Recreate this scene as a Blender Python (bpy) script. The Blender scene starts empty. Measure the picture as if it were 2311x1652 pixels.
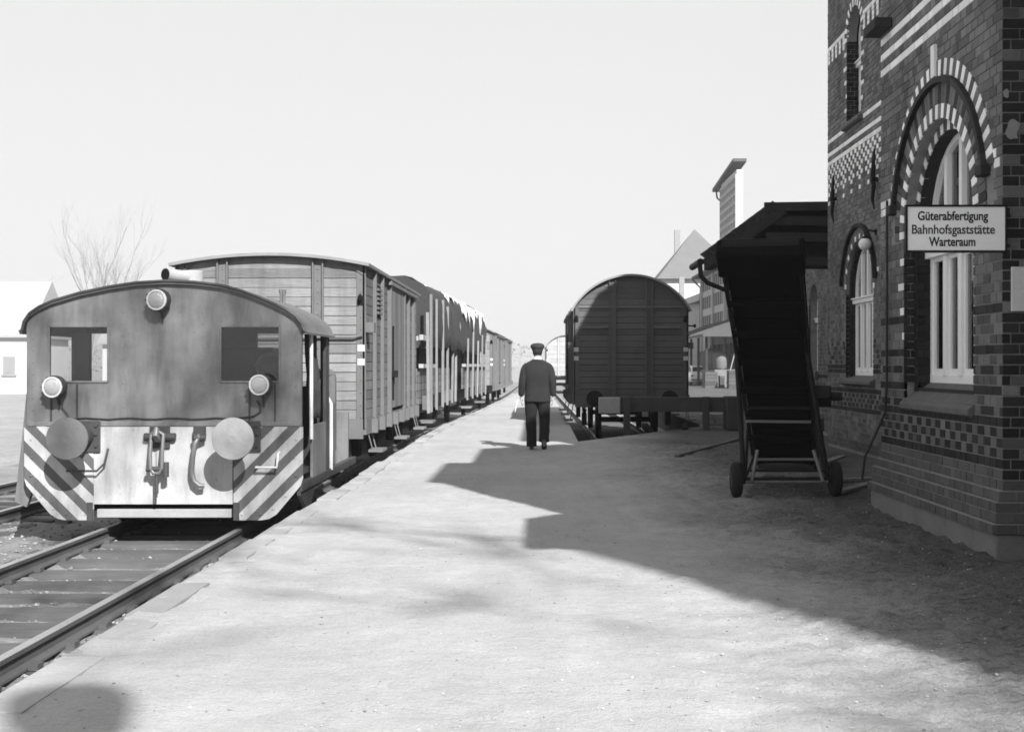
import bpy, bmesh, math, random
from mathutils import Vector, Matrix, noise as mnoise
R = math.radians
random.seed(11)
S = bpy.context.scene
COL = S.collection

# ------------------------------------------------------------------ camera
cam_d = bpy.data.cameras.new('camera')
cam = bpy.data.objects.new('camera', cam_d); COL.objects.link(cam)
cam.location = (0, 0, 1.40)
cam.rotation_euler = (R(90), 0, 0)          # looks along +Y, parallel to the tracks
cam_d.sensor_width = 36.0
cam_d.lens = 2800 / 2311 * 36.0
cam_d.shift_x = -61.5 / 2311
cam_d.clip_start = 0.05
cam_d.clip_end = 6000
S.camera = cam
S.render.resolution_x, S.render.resolution_y = 1024, 731

# ------------------------------------------------------------------ sky and sun
SUN_EL, SUN_AZ = 36.0, 24.0                  # light travels towards (-sin az, +cos az)
W = bpy.data.worlds.new('World'); S.world = W; W.use_nodes = True
nt = W.node_tree; nt.nodes.clear()
sky = nt.nodes.new('ShaderNodeTexSky'); sky.sky_type = 'NISHITA'; sky.sun_disc = False
sky.sun_elevation = R(SUN_EL); sky.sun_rotation = R(180 - SUN_AZ)
sky.air_density = 1.0; sky.dust_density = 1.0; sky.ozone_density = 1.0; sky.altitude = 0
bw = nt.nodes.new('ShaderNodeRGBToBW')       # black and white film
bg = nt.nodes.new('ShaderNodeBackground'); bg.inputs['Strength'].default_value = 0.10
out = nt.nodes.new('ShaderNodeOutputWorld')
# thin white veil over the whole sky: the film shows it almost evenly bright
pw_ = nt.nodes.new('ShaderNodeMath'); pw_.operation = 'POWER'; pw_.inputs[1].default_value = 0.12
ml_ = nt.nodes.new('ShaderNodeMath'); ml_.operation = 'MULTIPLY'; ml_.inputs[1].default_value = 2.72
nt.links.new(sky.outputs[0], bw.inputs[0]); nt.links.new(bw.outputs[0], pw_.inputs[0]); nt.links.new(pw_.outputs[0], ml_.inputs[0])
nt.links.new(ml_.outputs[0], bg.inputs['Color'])
nt.links.new(bg.outputs[0], out.inputs[0])
sd = bpy.data.lights.new('sun', 'SUN'); sd.energy = 3.8; sd.angle = R(0.53); sd.color = (1, 1, 1)
sun = bpy.data.objects.new('sun', sd); COL.objects.link(sun)
ld = Vector((-math.sin(R(SUN_AZ)) * math.cos(R(SUN_EL)), math.cos(R(SUN_AZ)) * math.cos(R(SUN_EL)), -math.sin(R(SUN_EL))))
sun.rotation_euler = ld.to_track_quat('-Z', 'Y').to_euler()
sun.location = (10, -20, 20)
S.view_settings.view_transform = 'Standard'; S.view_settings.look = 'None'
S.view_settings.exposure = 1.42; S.view_settings.gamma = 1.0
S.view_settings.use_curve_mapping = False
S.render.engine = 'CYCLES'
S.cycles.filter_width = 1.7

# ------------------------------------------------------------------ materials (all grey: the photograph is black and white)
def mat(name, base, rough=0.8, var=0.25, scale=3.0, bump=0.15, bscale=40.0, rnd=0.0, metal=0.0, spec=0.4,
        streak=None, fine=0.12, patch=None, grime=None):
    """grey procedural: broad mottling + fine grain + per-piece tone + relief.
    streak=(sx,sy,sz): anisotropic grain in world space; patch=(scale, thresh, colour, amount): worn patches"""
    m = bpy.data.materials.new(name); m.use_nodes = True
    n = m.node_tree; L = n.links
    b = n.nodes['Principled BSDF']
    b.inputs['Roughness'].default_value = rough; b.inputs['Metallic'].default_value = metal
    b.inputs['Specular IOR Level'].default_value = spec
    geo = n.nodes.new('ShaderNodeNewGeometry')
    pos = geo.outputs['Position']
    def math_(op, a, c=None, clamp=False):
        q = n.nodes.new('ShaderNodeMath'); q.operation = op; q.use_clamp = clamp
        for i, v in enumerate((a, c)):
            if v is None: continue
            if isinstance(v, (int, float)): q.inputs[i].default_value = v
            else: L.new(v, q.inputs[i])
        return q.outputs[0]
    def noise_(sc, det=5.0, vec=None, rgh=0.6):
        t = n.nodes.new('ShaderNodeTexNoise'); t.inputs['Scale'].default_value = sc
        t.inputs['Detail'].default_value = det; t.inputs['Roughness'].default_value = rgh
        L.new(vec or pos, t.inputs['Vector']); return t.outputs['Fac']
    v2 = pos
    if streak:
        mp = n.nodes.new('ShaderNodeVectorMath'); mp.operation = 'MULTIPLY'
        mp.inputs[1].default_value = streak; L.new(pos, mp.inputs[0]); v2 = mp.outputs[0]
    f = math_('ADD', math_('MULTIPLY', math_('SUBTRACT', noise_(scale), 0.5), 2.2 * var), 1.0)
    f2 = math_('ADD', math_('MULTIPLY', math_('SUBTRACT', noise_(bscale, 3.0, v2), 0.5), 2.2 * fine), 1.0)
    val = math_('MULTIPLY', math_('MULTIPLY', f, f2), base)
    if rnd:
        oi = n.nodes.new('ShaderNodeObjectInfo')
        r = math_('FRACT', math_('ADD', oi.outputs['Random'], geo.outputs['Random Per Island']))
        val = math_('MULTIPLY', val, math_('ADD', math_('MULTIPLY', math_('SUBTRACT', r, 0.5), 2 * rnd), 1.0))
    if patch:
        ps, th, pc, pa = patch
        k = n.nodes.new('ShaderNodeMapRange'); k.inputs['From Min'].default_value = th; k.inputs['From Max'].default_value = th + 0.08
        k.inputs['To Max'].default_value = pa
        L.new(noise_(ps, 8.0, None, 0.7), k.inputs['Value'])
        mx = n.nodes.new('ShaderNodeMix'); mx.data_type = 'FLOAT'
        L.new(k.outputs[0], mx.inputs[0]); L.new(val, mx.inputs[2]); mx.inputs[3].default_value = pc
        val = mx.outputs[0]
    if grime:                                   # rain streaks and soot: (stretch vector, amount)
        gv = n.nodes.new('ShaderNodeVectorMath'); gv.operation = 'MULTIPLY'; gv.inputs[1].default_value = grime[0]; L.new(pos, gv.inputs[0])
        gk = n.nodes.new('ShaderNodeMapRange'); gk.inputs['From Min'].default_value = 0.44; gk.inputs['From Max'].default_value = 0.72; gk.inputs['To Max'].default_value = grime[1]
        L.new(noise_(1.0, 8.0, gv.outputs[0], 0.65), gk.inputs['Value'])
        val = math_('MULTIPLY', val, math_('SUBTRACT', 1.0, gk.outputs[0]))
    val = math_('MAXIMUM', val, 0.003)
    L.new(val, b.inputs['Base Color'])
    if bump:
        bp = n.nodes.new('ShaderNodeBump'); bp.inputs['Strength'].default_value = min(1, bump * 2); bp.inputs['Distance'].default_value = 0.012
        L.new(noise_(bscale, 5.0, v2), bp.inputs['Height']); L.new(bp.outputs[0], b.inputs['Normal'])
    return m

M = {}
def defm(k, *a, **kw): M[k] = mat(k, *a, **kw)
defm('mortar', 0.22, 0.95, 0.4, 1.5, 0.3, 60, patch=(3.0, 0.55, 0.10, 0.6))
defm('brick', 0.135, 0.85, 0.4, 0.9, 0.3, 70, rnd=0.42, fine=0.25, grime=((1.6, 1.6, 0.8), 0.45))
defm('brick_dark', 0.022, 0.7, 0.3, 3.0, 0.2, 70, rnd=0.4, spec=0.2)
defm('brick_white', 0.840, 0.7, 0.10, 3.0, 0.15, 70, rnd=0.14, fine=0.1, patch=(14.0, 0.68, 0.45, 0.5))
defm('plinth_brick', 0.085, 0.9, 0.3, 2.0, 0.35, 60, rnd=0.2, patch=(3.0, 0.62, 0.2, 0.5))
defm('old_timber', 0.06, 0.9, 0.35, 3.0, 0.4, 30, streak=(0.3, 3, 3), spec=0.2)
defm('concrete', 0.17, 0.95, 0.3, 3.0, 0.35, 40, patch=(4.0, 0.58, 0.10, 0.6))
defm('stone_sill', 0.10, 0.85, 0.35, 6.0, 0.3, 50)
defm('white_paint', 0.82, 0.45, 0.06, 4.0, 0.05, 60, fine=0.05)
defm('dark_wood', 0.036, 0.85, 0.3, 3.0, 0.3, 60, streak=(1, 0.1, 1), spec=0.2)
defm('black_iron', 0.010, 0.6, 0.3, 5.0, 0.1, 60, spec=0.2)
defm('rubber', 0.012, 0.85, 0.2, 8.0, 0.2, 90, spec=0.2)
defm('conveyor_belt', 0.005, 0.9, 0.3, 4.0, 0.1, 50, spec=0.05)
defm('steel_worn', 0.16, 0.45, 0.3, 6.0, 0.1, 80, metal=0.3)
defm('rail_side', 0.075, 0.8, 0.3, 5.0, 0.25, 50)
defm('rail_top', 0.42, 0.35, 0.15, 3.0, 0.05, 60, metal=0.6)
defm('sleeper', 0.075, 0.9, 0.3, 3.0, 0.5, 14, rnd=0.3, streak=(0.15, 3, 1), fine=0.35)
defm('loco_paint', 0.155, 0.5, 0.22, 2.4, 0.10, 14, patch=(7.0, 0.64, 0.06, 0.6), fine=0.10, grime=((5, 5, 0.9), 0.5))
defm('loco_dark', 0.042, 0.55, 0.25, 3.0, 0.1, 40)
defm('loco_roof', 0.110, 0.6, 0.3, 3.0, 0.15, 30)
defm('loco_white', 0.400, 0.5, 0.12, 2.6, 0.06, 40, patch=(9.0, 0.62, 0.20, 0.7), grime=((6, 6, 1.3), 0.4))
defm('buffer_plate', 0.270, 0.6, 0.22, 6.0, 0.15, 60, patch=(8.0, 0.64, 0.09, 0.5))
defm('buffer_plate_dark', 0.100, 0.6, 0.25, 6.0, 0.15, 60)
defm('tube_white', 0.600, 0.5, 0.1, 6.0, 0.05, 60)
defm('canvas', 0.045, 0.9, 0.3, 4.0, 0.25, 40)
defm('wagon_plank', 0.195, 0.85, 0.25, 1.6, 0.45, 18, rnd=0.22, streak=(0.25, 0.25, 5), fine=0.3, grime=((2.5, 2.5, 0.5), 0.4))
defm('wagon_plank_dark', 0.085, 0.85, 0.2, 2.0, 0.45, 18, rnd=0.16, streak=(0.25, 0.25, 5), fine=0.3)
defm('wagon_plank_side_shade', 0.13, 0.85, 0.25, 1.6, 0.45, 18, rnd=0.22, streak=(0.25, 0.25, 5), fine=0.3, grime=((2.5, 2.5, 0.5), 0.5))  # same planks, darkened to paint the weaker light on wagon sides
defm('wagon_board', 0.115, 0.85, 0.2, 2.0, 0.45, 18, rnd=0.25, streak=(1, 5, 0.25), fine=0.3)
defm('wagon_iron', 0.110, 0.65, 0.25, 4.0, 0.15, 50)
defm('wagon_pale', 0.320, 0.8, 0.25, 3.0, 0.2, 40, rnd=0.1)
defm('wagon_roof', 0.200, 0.8, 0.25, 3.0, 0.2, 30)
defm('under_black', 0.008, 0.85, 0.3, 4.0, 0.2, 40, spec=0.15)
defm('plate_white', 0.42, 0.7, 0.15, 6.0, 0.1, 50)
defm('stake_wood', 0.210, 0.85, 0.25, 4.0, 0.4, 20, rnd=0.2, streak=(5, 5, 0.4))
defm('tarp_dark', 0.022, 0.6, 0.3, 2.0, 0.3, 14)
defm('tarp_sheen', 0.75, 0.5, 0.1, 2.0, 0.2, 14)  # bright reflection on the dark tarpaulin, painted as its own pale colour
defm('cloth_jacket', 0.015, 0.95, 0.2, 8.0, 0.3, 120)
defm('cloth_trousers', 0.010, 0.95, 0.2, 8.0, 0.3, 120)
defm('cap_cloth', 0.022, 0.9, 0.2, 8.0, 0.2, 120)
defm('skin', 0.30, 0.6, 0.1, 20.0, 0.05, 120)
defm('shirt', 0.75, 0.8, 0.05, 10.0, 0.05, 120)
defm('hair', 0.012, 0.7, 0.3, 40.0, 0.3, 200)
defm('leather', 0.010, 0.35, 0.2, 20.0, 0.1, 120)
defm('paper', 0.6, 0.9, 0.15, 6.0, 0.05, 50, patch=(3.0, 0.6, 0.35, 0.4))
defm('letter_black', 0.012, 0.5, 0.1, 5.0, 0, 50)
defm('sign_white', 0.900, 0.35, 0.04, 3.0, 0.02, 50, fine=0.03)
defm('tower_wall', 0.42, 0.9, 0.15, 1.0, 0.2, 10)
defm('tower_bar', 0.340, 0.9, 0.15, 1.0, 0.2, 10)
defm('plaster', 0.24, 0.95, 0.25, 3.0, 0.3, 30)
defm('house_wall', 0.500, 0.9, 0.1, 0.6, 0.1, 20)
defm('house_roof_hazed', 0.31, 0.9, 0.15, 1.0, 0.3, 12, rnd=0.1)  # roof tone lightened, painting haze into the far houses
defm('pane_hazed', 0.22, 0.5, 0.1, 1.0, 0, 10, spec=0.2)  # panes lightened the same way, haze put into their colour
defm('pebble', 0.30, 0.9, 0.2, 5.0, 0.3, 60, rnd=0.35)
defm('house_roof', 0.13, 0.9, 0.15, 1.0, 0.3, 12, rnd=0.1)
defm('ware_wall', 0.380, 0.9, 0.2, 0.5, 0.2, 10)
defm('ware_roof', 0.075, 0.9, 0.2, 1.0, 0.4, 8)
defm('window_dark', 0.02, 0.5, 0.2, 1.0, 0, 10, spec=0.15)
defm('sack', 0.130, 0.9, 0.25, 2.0, 0.4, 10)  # darkened to put the shade of the dock roof into the sacks
defm('crate', 0.080, 0.9, 0.25, 3.0, 0.4, 14, rnd=0.25)  # darkened likewise, dock shade painted into the wood tone
defm('car_paint', 0.82, 0.25, 0.03, 1.0, 0, 10)
defm('bark', 0.075, 0.95, 0.3, 5.0, 0.4, 30)
defm('bark_pale', 0.20, 0.95, 0.3, 5.0, 0.4, 30)
defm('far_wood', 0.22, 0.95, 0.3, 0.2, 0, 10)
defm('kerb', 0.290, 0.9, 0.25, 3.0, 0.35, 45, rnd=0.22, patch=(5.0, 0.6, 0.14, 0.5))
defm('stone', 0.240, 0.9, 0.2, 5.0, 0.3, 60, rnd=0.55)
defm('weed', 0.06, 0.9, 0.3, 8.0, 0, 60, rnd=0.4)
defm('plank_grey', 0.16, 0.9, 0.3, 3.0, 0.4, 20, rnd=0.3, streak=(5, 0.3, 1))
defm('roof_tile', 0.035, 0.8, 0.25, 3.0, 0.3, 40, rnd=0.3)

def emis_glass():
    m = bpy.data.materials.new('glass'); m.use_nodes = True
    n = m.node_tree; n.nodes.clear()
    o = n.nodes.new('ShaderNodeOutputMaterial'); mx = n.nodes.new('ShaderNodeMixShader')
    t = n.nodes.new('ShaderNodeBsdfTransparent'); t.inputs[0].default_value = (0.8, 0.8, 0.8, 1)
    g = n.nodes.new('ShaderNodeBsdfGlossy'); g.inputs['Roughness'].default_value = 0.03; g.inputs[0].default_value = (1, 1, 1, 1)
    f = n.nodes.new('ShaderNodeFresnel'); f.inputs[0].default_value = 1.5
    n.links.new(f.outputs[0], mx.inputs[0]); n.links.new(t.outputs[0], mx.inputs[1]); n.links.new(g.outputs[0], mx.inputs[2])
    n.links.new(mx.outputs[0], o.inputs[0]); return m
M['glass'] = emis_glass()
def lens_mat():
    m = mat('lamp_lens', 0.36, 0.10, 0.05, 20, 0.25, 60, spec=0.8); return m
M['lamp_lens'] = lens_mat()
def stripe_mat(name, sgn, off):
    m = mat(name, 0.41, 0.5, 0.2, 2.6, 0.08, 40, patch=(9.0, 0.62, 0.2, 0.6), grime=((6, 6, 1.3), 0.4))
    n = m.node_tree; L = n.links; b = n.nodes['Principled BSDF']
    src = b.inputs['Base Color'].links[0].from_socket
    g = n.nodes.new('ShaderNodeNewGeometry'); sp = n.nodes.new('ShaderNodeSeparateXYZ'); L.new(g.outputs['Position'], sp.inputs[0])
    def ma(op, a, c):
        q = n.nodes.new('ShaderNodeMath'); q.operation = op
        for i, v in enumerate((a, c)):
            if isinstance(v, (int, float)): q.inputs[i].default_value = v
            else: L.new(v, q.inputs[i])
        return q.outputs[0]
    u = ma('ADD', sp.outputs['Z'], ma('MULTIPLY', sp.outputs['X'], sgn))
    nz = n.nodes.new('ShaderNodeTexNoise'); nz.inputs['Scale'].default_value = 30; L.new(g.outputs['Position'], nz.inputs['Vector'])
    u = ma('ADD', u, ma('MULTIPLY', ma('SUBTRACT', nz.outputs['Fac'], 0.5), 0.012))
    fr = ma('FRACT', ma('DIVIDE', ma('SUBTRACT', u, off), 0.279), 0)
    d = ma('LESS_THAN', fr, 0.48)
    k = ma('SUBTRACT', 1.0, ma('MULTIPLY', d, 0.78))
    L.new(ma('MULTIPLY', src, k), b.inputs['Base Color'])
    return m
M['stripe_right'] = stripe_mat('stripe_right', -1.0, 3.07)
M['stripe_left'] = stripe_mat('stripe_left', 1.0, -5.179)

def ground_mat(name, lo, hi, split=None, rgh=0.95):
    """trodden sand and gravel: pale dusty sand, darker patches, wheel scuffs, fine grain.
    split=(x0,x1): pale sand left of x0, dark trodden earth right of x1, blended by noise."""
    m = bpy.data.materials.new(name); m.use_nodes = True
    n = m.node_tree; L = n.links; b = n.nodes['Principled BSDF']
    b.inputs['Roughness'].default_value = rgh; b.inputs['Specular IOR Level'].default_value = 0.15
    g = n.nodes.new('ShaderNodeNewGeometry'); pos = g.outputs['Position']
    sp = n.nodes.new('ShaderNodeSeparateXYZ'); L.new(pos, sp.inputs[0])
    def ma(op, a, c=0.0, clamp=False):
        q = n.nodes.new('ShaderNodeMath'); q.operation = op; q.use_clamp = clamp
        for i, v in enumerate((a, c)):
            if isinstance(v, (int, float)): q.inputs[i].default_value = v
            else: L.new(v, q.inputs[i])
        return q.outputs[0]
    def nz(sc, det=6, rough=0.6, stretch=None):
        t = n.nodes.new('ShaderNodeTexNoise'); t.inputs['Scale'].default_value = sc; t.inputs['Detail'].default_value = det
        t.inputs['Roughness'].default_value = rough
        if stretch:
            v = n.nodes.new('ShaderNodeMapping'); v.inputs['Scale'].default_value = stretch; v.inputs['Rotation'].default_value = (0, 0, R(-14))
            L.new(pos, v.inputs['Vector']); L.new(v.outputs[0], t.inputs['Vector'])
        else: L.new(pos, t.inputs['Vector'])
        return t.outputs['Fac']
    def ramp(v, a, c):
        k = n.nodes.new('ShaderNodeMapRange'); k.inputs['From Min'].default_value = a; k.inputs['From Max'].default_value = c
        L.new(v, k.inputs['Value']); return k.outputs[0]
    broad = nz(0.55, 6); mid = nz(2.6, 8, 0.65); fine = nz(55, 4, 0.7); grit = nz(170, 2, 0.7)
    scuff = nz(1.6, 5, 0.6, (2.2, 0.35, 1))
    t = ma('ADD', ma('MULTIPLY', ramp(broad, 0.3, 0.7), 0.45), ma('MULTIPLY', ramp(mid, 0.28, 0.72), 0.30))
    t = ma('ADD', t, ma('MULTIPLY', ramp(scuff, 0.3, 0.7), 0.25))
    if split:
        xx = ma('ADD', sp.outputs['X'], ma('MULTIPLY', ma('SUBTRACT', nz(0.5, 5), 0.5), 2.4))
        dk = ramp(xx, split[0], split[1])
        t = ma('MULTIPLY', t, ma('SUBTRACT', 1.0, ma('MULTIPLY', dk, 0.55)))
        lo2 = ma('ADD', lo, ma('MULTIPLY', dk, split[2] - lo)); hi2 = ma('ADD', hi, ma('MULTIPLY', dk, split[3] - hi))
    else: lo2, hi2 = lo, hi
    val = ma('ADD', lo2, ma('MULTIPLY', t, ma('SUBTRACT', hi2, lo2)))
    drk = nz(7.0, 6, 0.7, (1.0, 2.6, 1))
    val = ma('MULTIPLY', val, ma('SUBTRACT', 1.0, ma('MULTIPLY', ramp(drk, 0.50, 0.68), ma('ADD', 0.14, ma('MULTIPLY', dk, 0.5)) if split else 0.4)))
    crumb = nz(19.0, 8, 0.78)
    val = ma('MULTIPLY', val, ma('SUBTRACT', 1.0, ma('MULTIPLY', ramp(crumb, 0.52, 0.66), ma('ADD', 0.05, ma('MULTIPLY', dk, 0.6)) if split else 0.3)))
    ga = ma('ADD', 0.55, ma('MULTIPLY', dk, 1.3)) if split else 1.0
    gr = ma('ADD', ma('MULTIPLY', ma('SUBTRACT', fine, 0.5), ga), 1.0)
    gr2 = ma('ADD', ma('MULTIPLY', ma('SUBTRACT', grit, 0.5), ga), 1.0)
    val = ma('MULTIPLY', val, ma('MULTIPLY', gr, gr2))
    L.new(val, b.inputs['Base Color'])
    bp = n.nodes.new('ShaderNodeBump'); bp.inputs['Strength'].default_value = 0.8; bp.inputs['Distance'].default_value = 0.02
    h = ma('ADD', ma('MULTIPLY', mid, 1.2), ma('ADD', ma('MULTIPLY', fine, 0.55), ma('MULTIPLY', grit, 0.25)))
    L.new(h, bp.inputs['Height']); L.new(bp.outputs[0], b.inputs['Normal'])
    return m
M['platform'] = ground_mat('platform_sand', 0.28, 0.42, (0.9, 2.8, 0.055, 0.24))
M['ground'] = ground_mat('ground_sand', 0.20, 0.37)
M['ballast'] = ground_mat('ballast', 0.10, 0.34)

# ------------------------------------------------------------------ mesh helpers
class MB:
    def __init__(s): s.v = []; s.f = []; s.mi = []; s.cur = 0
    def add(s, vs, fs):
        o = len(s.v); s.v += [tuple(p) for p in vs]; s.f += [tuple(i + o for i in f) for f in fs]; s.mi += [s.cur] * len(fs)
    def box(s, x0, x1, y0, y1, z0, z1):
        s.add([(x0,y0,z0),(x1,y0,z0),(x1,y1,z0),(x0,y1,z0),(x0,y0,z1),(x1,y0,z1),(x1,y1,z1),(x0,y1,z1)],
              [(0,3,2,1),(4,5,6,7),(0,1,5,4),(1,2,6,5),(2,3,7,6),(3,0,4,7)]); return s
    def bar(s, a, b, w, h, up=(0,0,1)):
        """rectangular bar from a to b, w across, h along 'up'"""
        a = Vector(a); b = Vector(b); d = (b - a).normalized(); up = Vector(up)
        x = d.cross(up)
        if x.length < 1e-5: x = d.cross(Vector((1,0,0)))
        x.normalize(); u = x.cross(d)
        vs = []
        for p in (a, b):
            for i, j in ((-1,-1),(1,-1),(1,1),(-1,1)): vs.append(p + x * (w/2*i) + u * (h/2*j))
        s.add(vs, [(0,1,2,3),(7,6,5,4),(0,4,5,1),(1,5,6,2),(2,6,7,3),(3,7,4,0)]); return s
    def cyl(s, a, b, r0, r1=None, n=12, caps=True):
        r1 = r0 if r1 is None else r1
        a = Vector(a); b = Vector(b); d = (b - a).normalized()
        x = d.cross(Vector((0,0,1)))
        if x.length < 1e-4: x = Vector((1,0,0))
        x.normalize(); u = x.cross(d)
        vs = []
        for p, r in ((a, r0), (b, r1)):
            for k in range(n):
                t = 2 * math.pi * k / n; vs.append(p + (x * math.cos(t) + u * math.sin(t)) * r)
        fs = [(k, (k+1) % n, n + (k+1) % n, n + k) for k in range(n)]
        if caps: fs += [tuple(reversed(range(n))), tuple(range(n, 2*n))]
        s.add(vs, fs); return s
    def tube(s, pts, r, n=8, caps=True):
        pts = [Vector(p) for p in pts]; rs = r if isinstance(r, (list, tuple)) else [r] * len(pts)
        vs = []; x = None
        for i, p in enumerate(pts):
            d = (pts[min(i+1, len(pts)-1)] - pts[max(i-1, 0)]).normalized()
            if x is None:
                x = d.cross(Vector((0,0,1)))
                if x.length < 1e-3: x = Vector((1,0,0))
            x = (x - d * x.dot(d)).normalized(); u = x.cross(d)
            for k in range(n):
                t = 2*math.pi*k/n; vs.append(p + (x*math.cos(t) + u*math.sin(t)) * rs[i])
        fs = []
        for i in range(len(pts)-1):
            for k in range(n):
                fs.append((i*n+k, i*n+(k+1)%n, (i+1)*n+(k+1)%n, (i+1)*n+k))
        if caps: fs += [tuple(reversed(range(n))), tuple(range((len(pts)-1)*n, len(pts)*n))]
        s.add(vs, fs); return s
    def loft(s, rings, closed=True, caps=True):
        n = len(rings[0]); vs = [p for r in rings for p in r]; fs = []
        for i in range(len(rings)-1):
            for k in range(n if closed else n-1):
                fs.append((i*n+k, i*n+(k+1)%n, (i+1)*n+(k+1)%n, (i+1)*n+k))
        if caps: fs += [tuple(reversed(range(n))), tuple(range((len(rings)-1)*n, len(rings)*n))]
        s.add(vs, fs); return s
    def prism(s, poly, axis, a, b):
        """poly: 2D points; axis 'y': poly is (x,z) extruded y=a..b; 'x': poly is (y,z); 'z': poly is (x,y)"""
        f = {'y': lambda p, t: (p[0], t, p[1]), 'x': lambda p, t: (t, p[0], p[1]), 'z': lambda p, t: (p[0], p[1], t)}[axis]
        n = len(poly); vs = [f(p, a) for p in poly] + [f(p, b) for p in poly]
        fs = [tuple(range(n)), tuple(reversed(range(n, 2*n)))] + [(k, n+k, n+(k+1)%n, (k+1)%n) for k in range(n)]
        s.add(vs, fs); return s
    def lathe(s, c, prof, axis=(0,-1,0), n=24):
        """prof: (t along axis, radius)"""
        c = Vector(c); d = Vector(axis).normalized(); x = d.cross(Vector((0,0,1)))
        if x.length < 1e-4: x = Vector((1,0,0))
        x.normalize(); u = x.cross(d)
        rings = [[c + d*t + (x*math.cos(2*math.pi*k/n) + u*math.sin(2*math.pi*k/n))*max(r, 1e-4) for k in range(n)] for t, r in prof]
        return s.loft(rings)
    def build(s, name, m, parent=None, smooth=None, bevel=0, kind=None, fix=True):
        me = bpy.data.meshes.new(name)
        o = bpy.data.objects.new(name, me); COL.objects.link(o)
        off = Vector((0,0,0))
        if parent is not None:
            o.parent = parent; p = parent
            while p: off += p.location; p = p.parent
        me.from_pydata([tuple(Vector(v) - off) for v in s.v], [], s.f)
        if fix:
            bm = bmesh.new(); bm.from_mesh(me); bmesh.ops.recalc_face_normals(bm, faces=bm.faces); bm.to_mesh(me); bm.free()
        ms = m if isinstance(m, (list, tuple)) else [m]
        for k in ms: me.materials.append(M[k] if isinstance(k, str) else k)
        if len(ms) > 1: me.polygons.foreach_set('material_index', s.mi)
        if smooth:
            me.shade_smooth(); me.set_sharp_from_angle(angle=R(smooth))
        if bevel:
            b = o.modifiers.new('bevel', 'BEVEL'); b.width = bevel; b.segments = 2; b.limit_method = 'ANGLE'; b.angle_limit = R(40)
        if kind: o['kind'] = kind
        return o

def tag(o, label, cat, group=None):
    o['label'] = label; o['category'] = cat
    if group: o['group'] = group
    return o
def thing(name, loc, label, cat, group=None):
    o = bpy.data.objects.new(name, None); COL.objects.link(o); o.location = loc; o.empty_display_size = 0.2
    bpy.context.view_layer.update()
    return tag(o, label, cat, group)
def struct(o): o['kind'] = 'structure'; return o
def B(): return MB()
def child_part(name, mesh, parent, loc, scale=(1,1,1), rot=(0,0,0)):
    o = bpy.data.objects.new(name, mesh); COL.objects.link(o); o.parent = parent
    off = Vector((0,0,0)); p = parent
    while p: off += p.location; p = p.parent
    o.location = Vector(loc) - off; o.scale = scale; o.rotation_euler = rot
    return o
def copy_tree(o, delta, parent=None):
    c = o.copy(); COL.objects.link(c)
    if parent is None: c.location = o.location + Vector(delta)
    else: c.parent = parent
    for ch in o.children: copy_tree(ch, delta, c)
    return c
def arcpts(cx, cz, r, a0, a1, n):
    return [(cx + r*math.cos(a0 + (a1-a0)*k/n), cz + r*math.sin(a0 + (a1-a0)*k/n)) for k in range(n+1)]

# ================================================================== the ground, platform and tracks
RAIL = -0.40
def xl(y):                                   # centre line of the left track
    return -4.08 if y < 28 else -4.08 + 1.4 * (1 - math.exp(-((y - 28) ** 1.15) / 52))
def xr(y):                                   # centre line of the bay track on the right
    return 2.18 - (0.36 * min(1.5, max(0, (y - 40) / 47)))
def edge(y): return xl(y) + 1.77

struct(B().box(-2500, 2500, -800, 5000, -1.6, -0.62).build('ground', 'ground'))

def sheet(mb, x0, x1, y0, y1, step, zfun):
    nx = max(1, round((x1-x0)/step)); ny = max(1, round((y1-y0)/step))
    vs = []
    for j in range(ny+1):
        y = y0 + (y1-y0)*j/ny
        for i in range(nx+1):
            x = x0 + (x1-x0)*i/nx; vs.append((x, y, zfun(x, y)))
    mb.add(vs, [(j*(nx+1)+i, j*(nx+1)+i+1, (j+1)*(nx+1)+i+1, (j+1)*(nx+1)+i) for j in range(ny) for i in range(nx)])
def fade(x, a, b, w): return max(0.0, min(1.0, (x-a)/w, (b-x)/w))
def nz3(x, y, s, seed=0.0): return mnoise.noise(Vector((x*s, y*s, seed)))

# track bed (earth and cinders), fine relief near the camera
def bed_z(x, y):
    f = fade(x, -10.5, -2.31, 0.25)
    z = -0.565 + f * (0.03*nz3(x, y, 1.3) + 0.022*nz3(x, y, 5, 3) + 0.010*nz3(x, y, 16, 7))
    if abs(x + 4.08) < 0.66: z -= 0.035 * f
    if -3.3 < x: z += 0.05 * max(0, 1 - abs(x + 2.75) / 0.4)
    return z
mb = B()
sheet(mb, -10.5, -2.31, 3.0, 21.0, 0.07, bed_z)
sheet(mb, -10.5, -2.31, -30.0, 3.0, 3.0, lambda x, y: -0.565)
for a in range(21, 150, 3):
    mb.add([(-10.5, a, -0.565), (edge(a)-0.01, a, -0.565), (edge(a+3)-0.01, a+3, -0.565), (-10.5, a+3, -0.565)], [(0,1,2,3)])
bed = mb.build('track_bed', 'ballast', smooth=60); struct(bed)
mb = B()
for a in range(22, 150, 4):
    mb.add([(xr(a)-1.5, a, -0.565), (xr(a)+1.75, a, -0.565), (xr(a+4)+1.75, a+4, -0.565), (xr(a+4)-1.5, a+4, -0.565)], [(0,1,2,3)])
struct(mb.build('bay_track_bed', 'ballast'))

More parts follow.
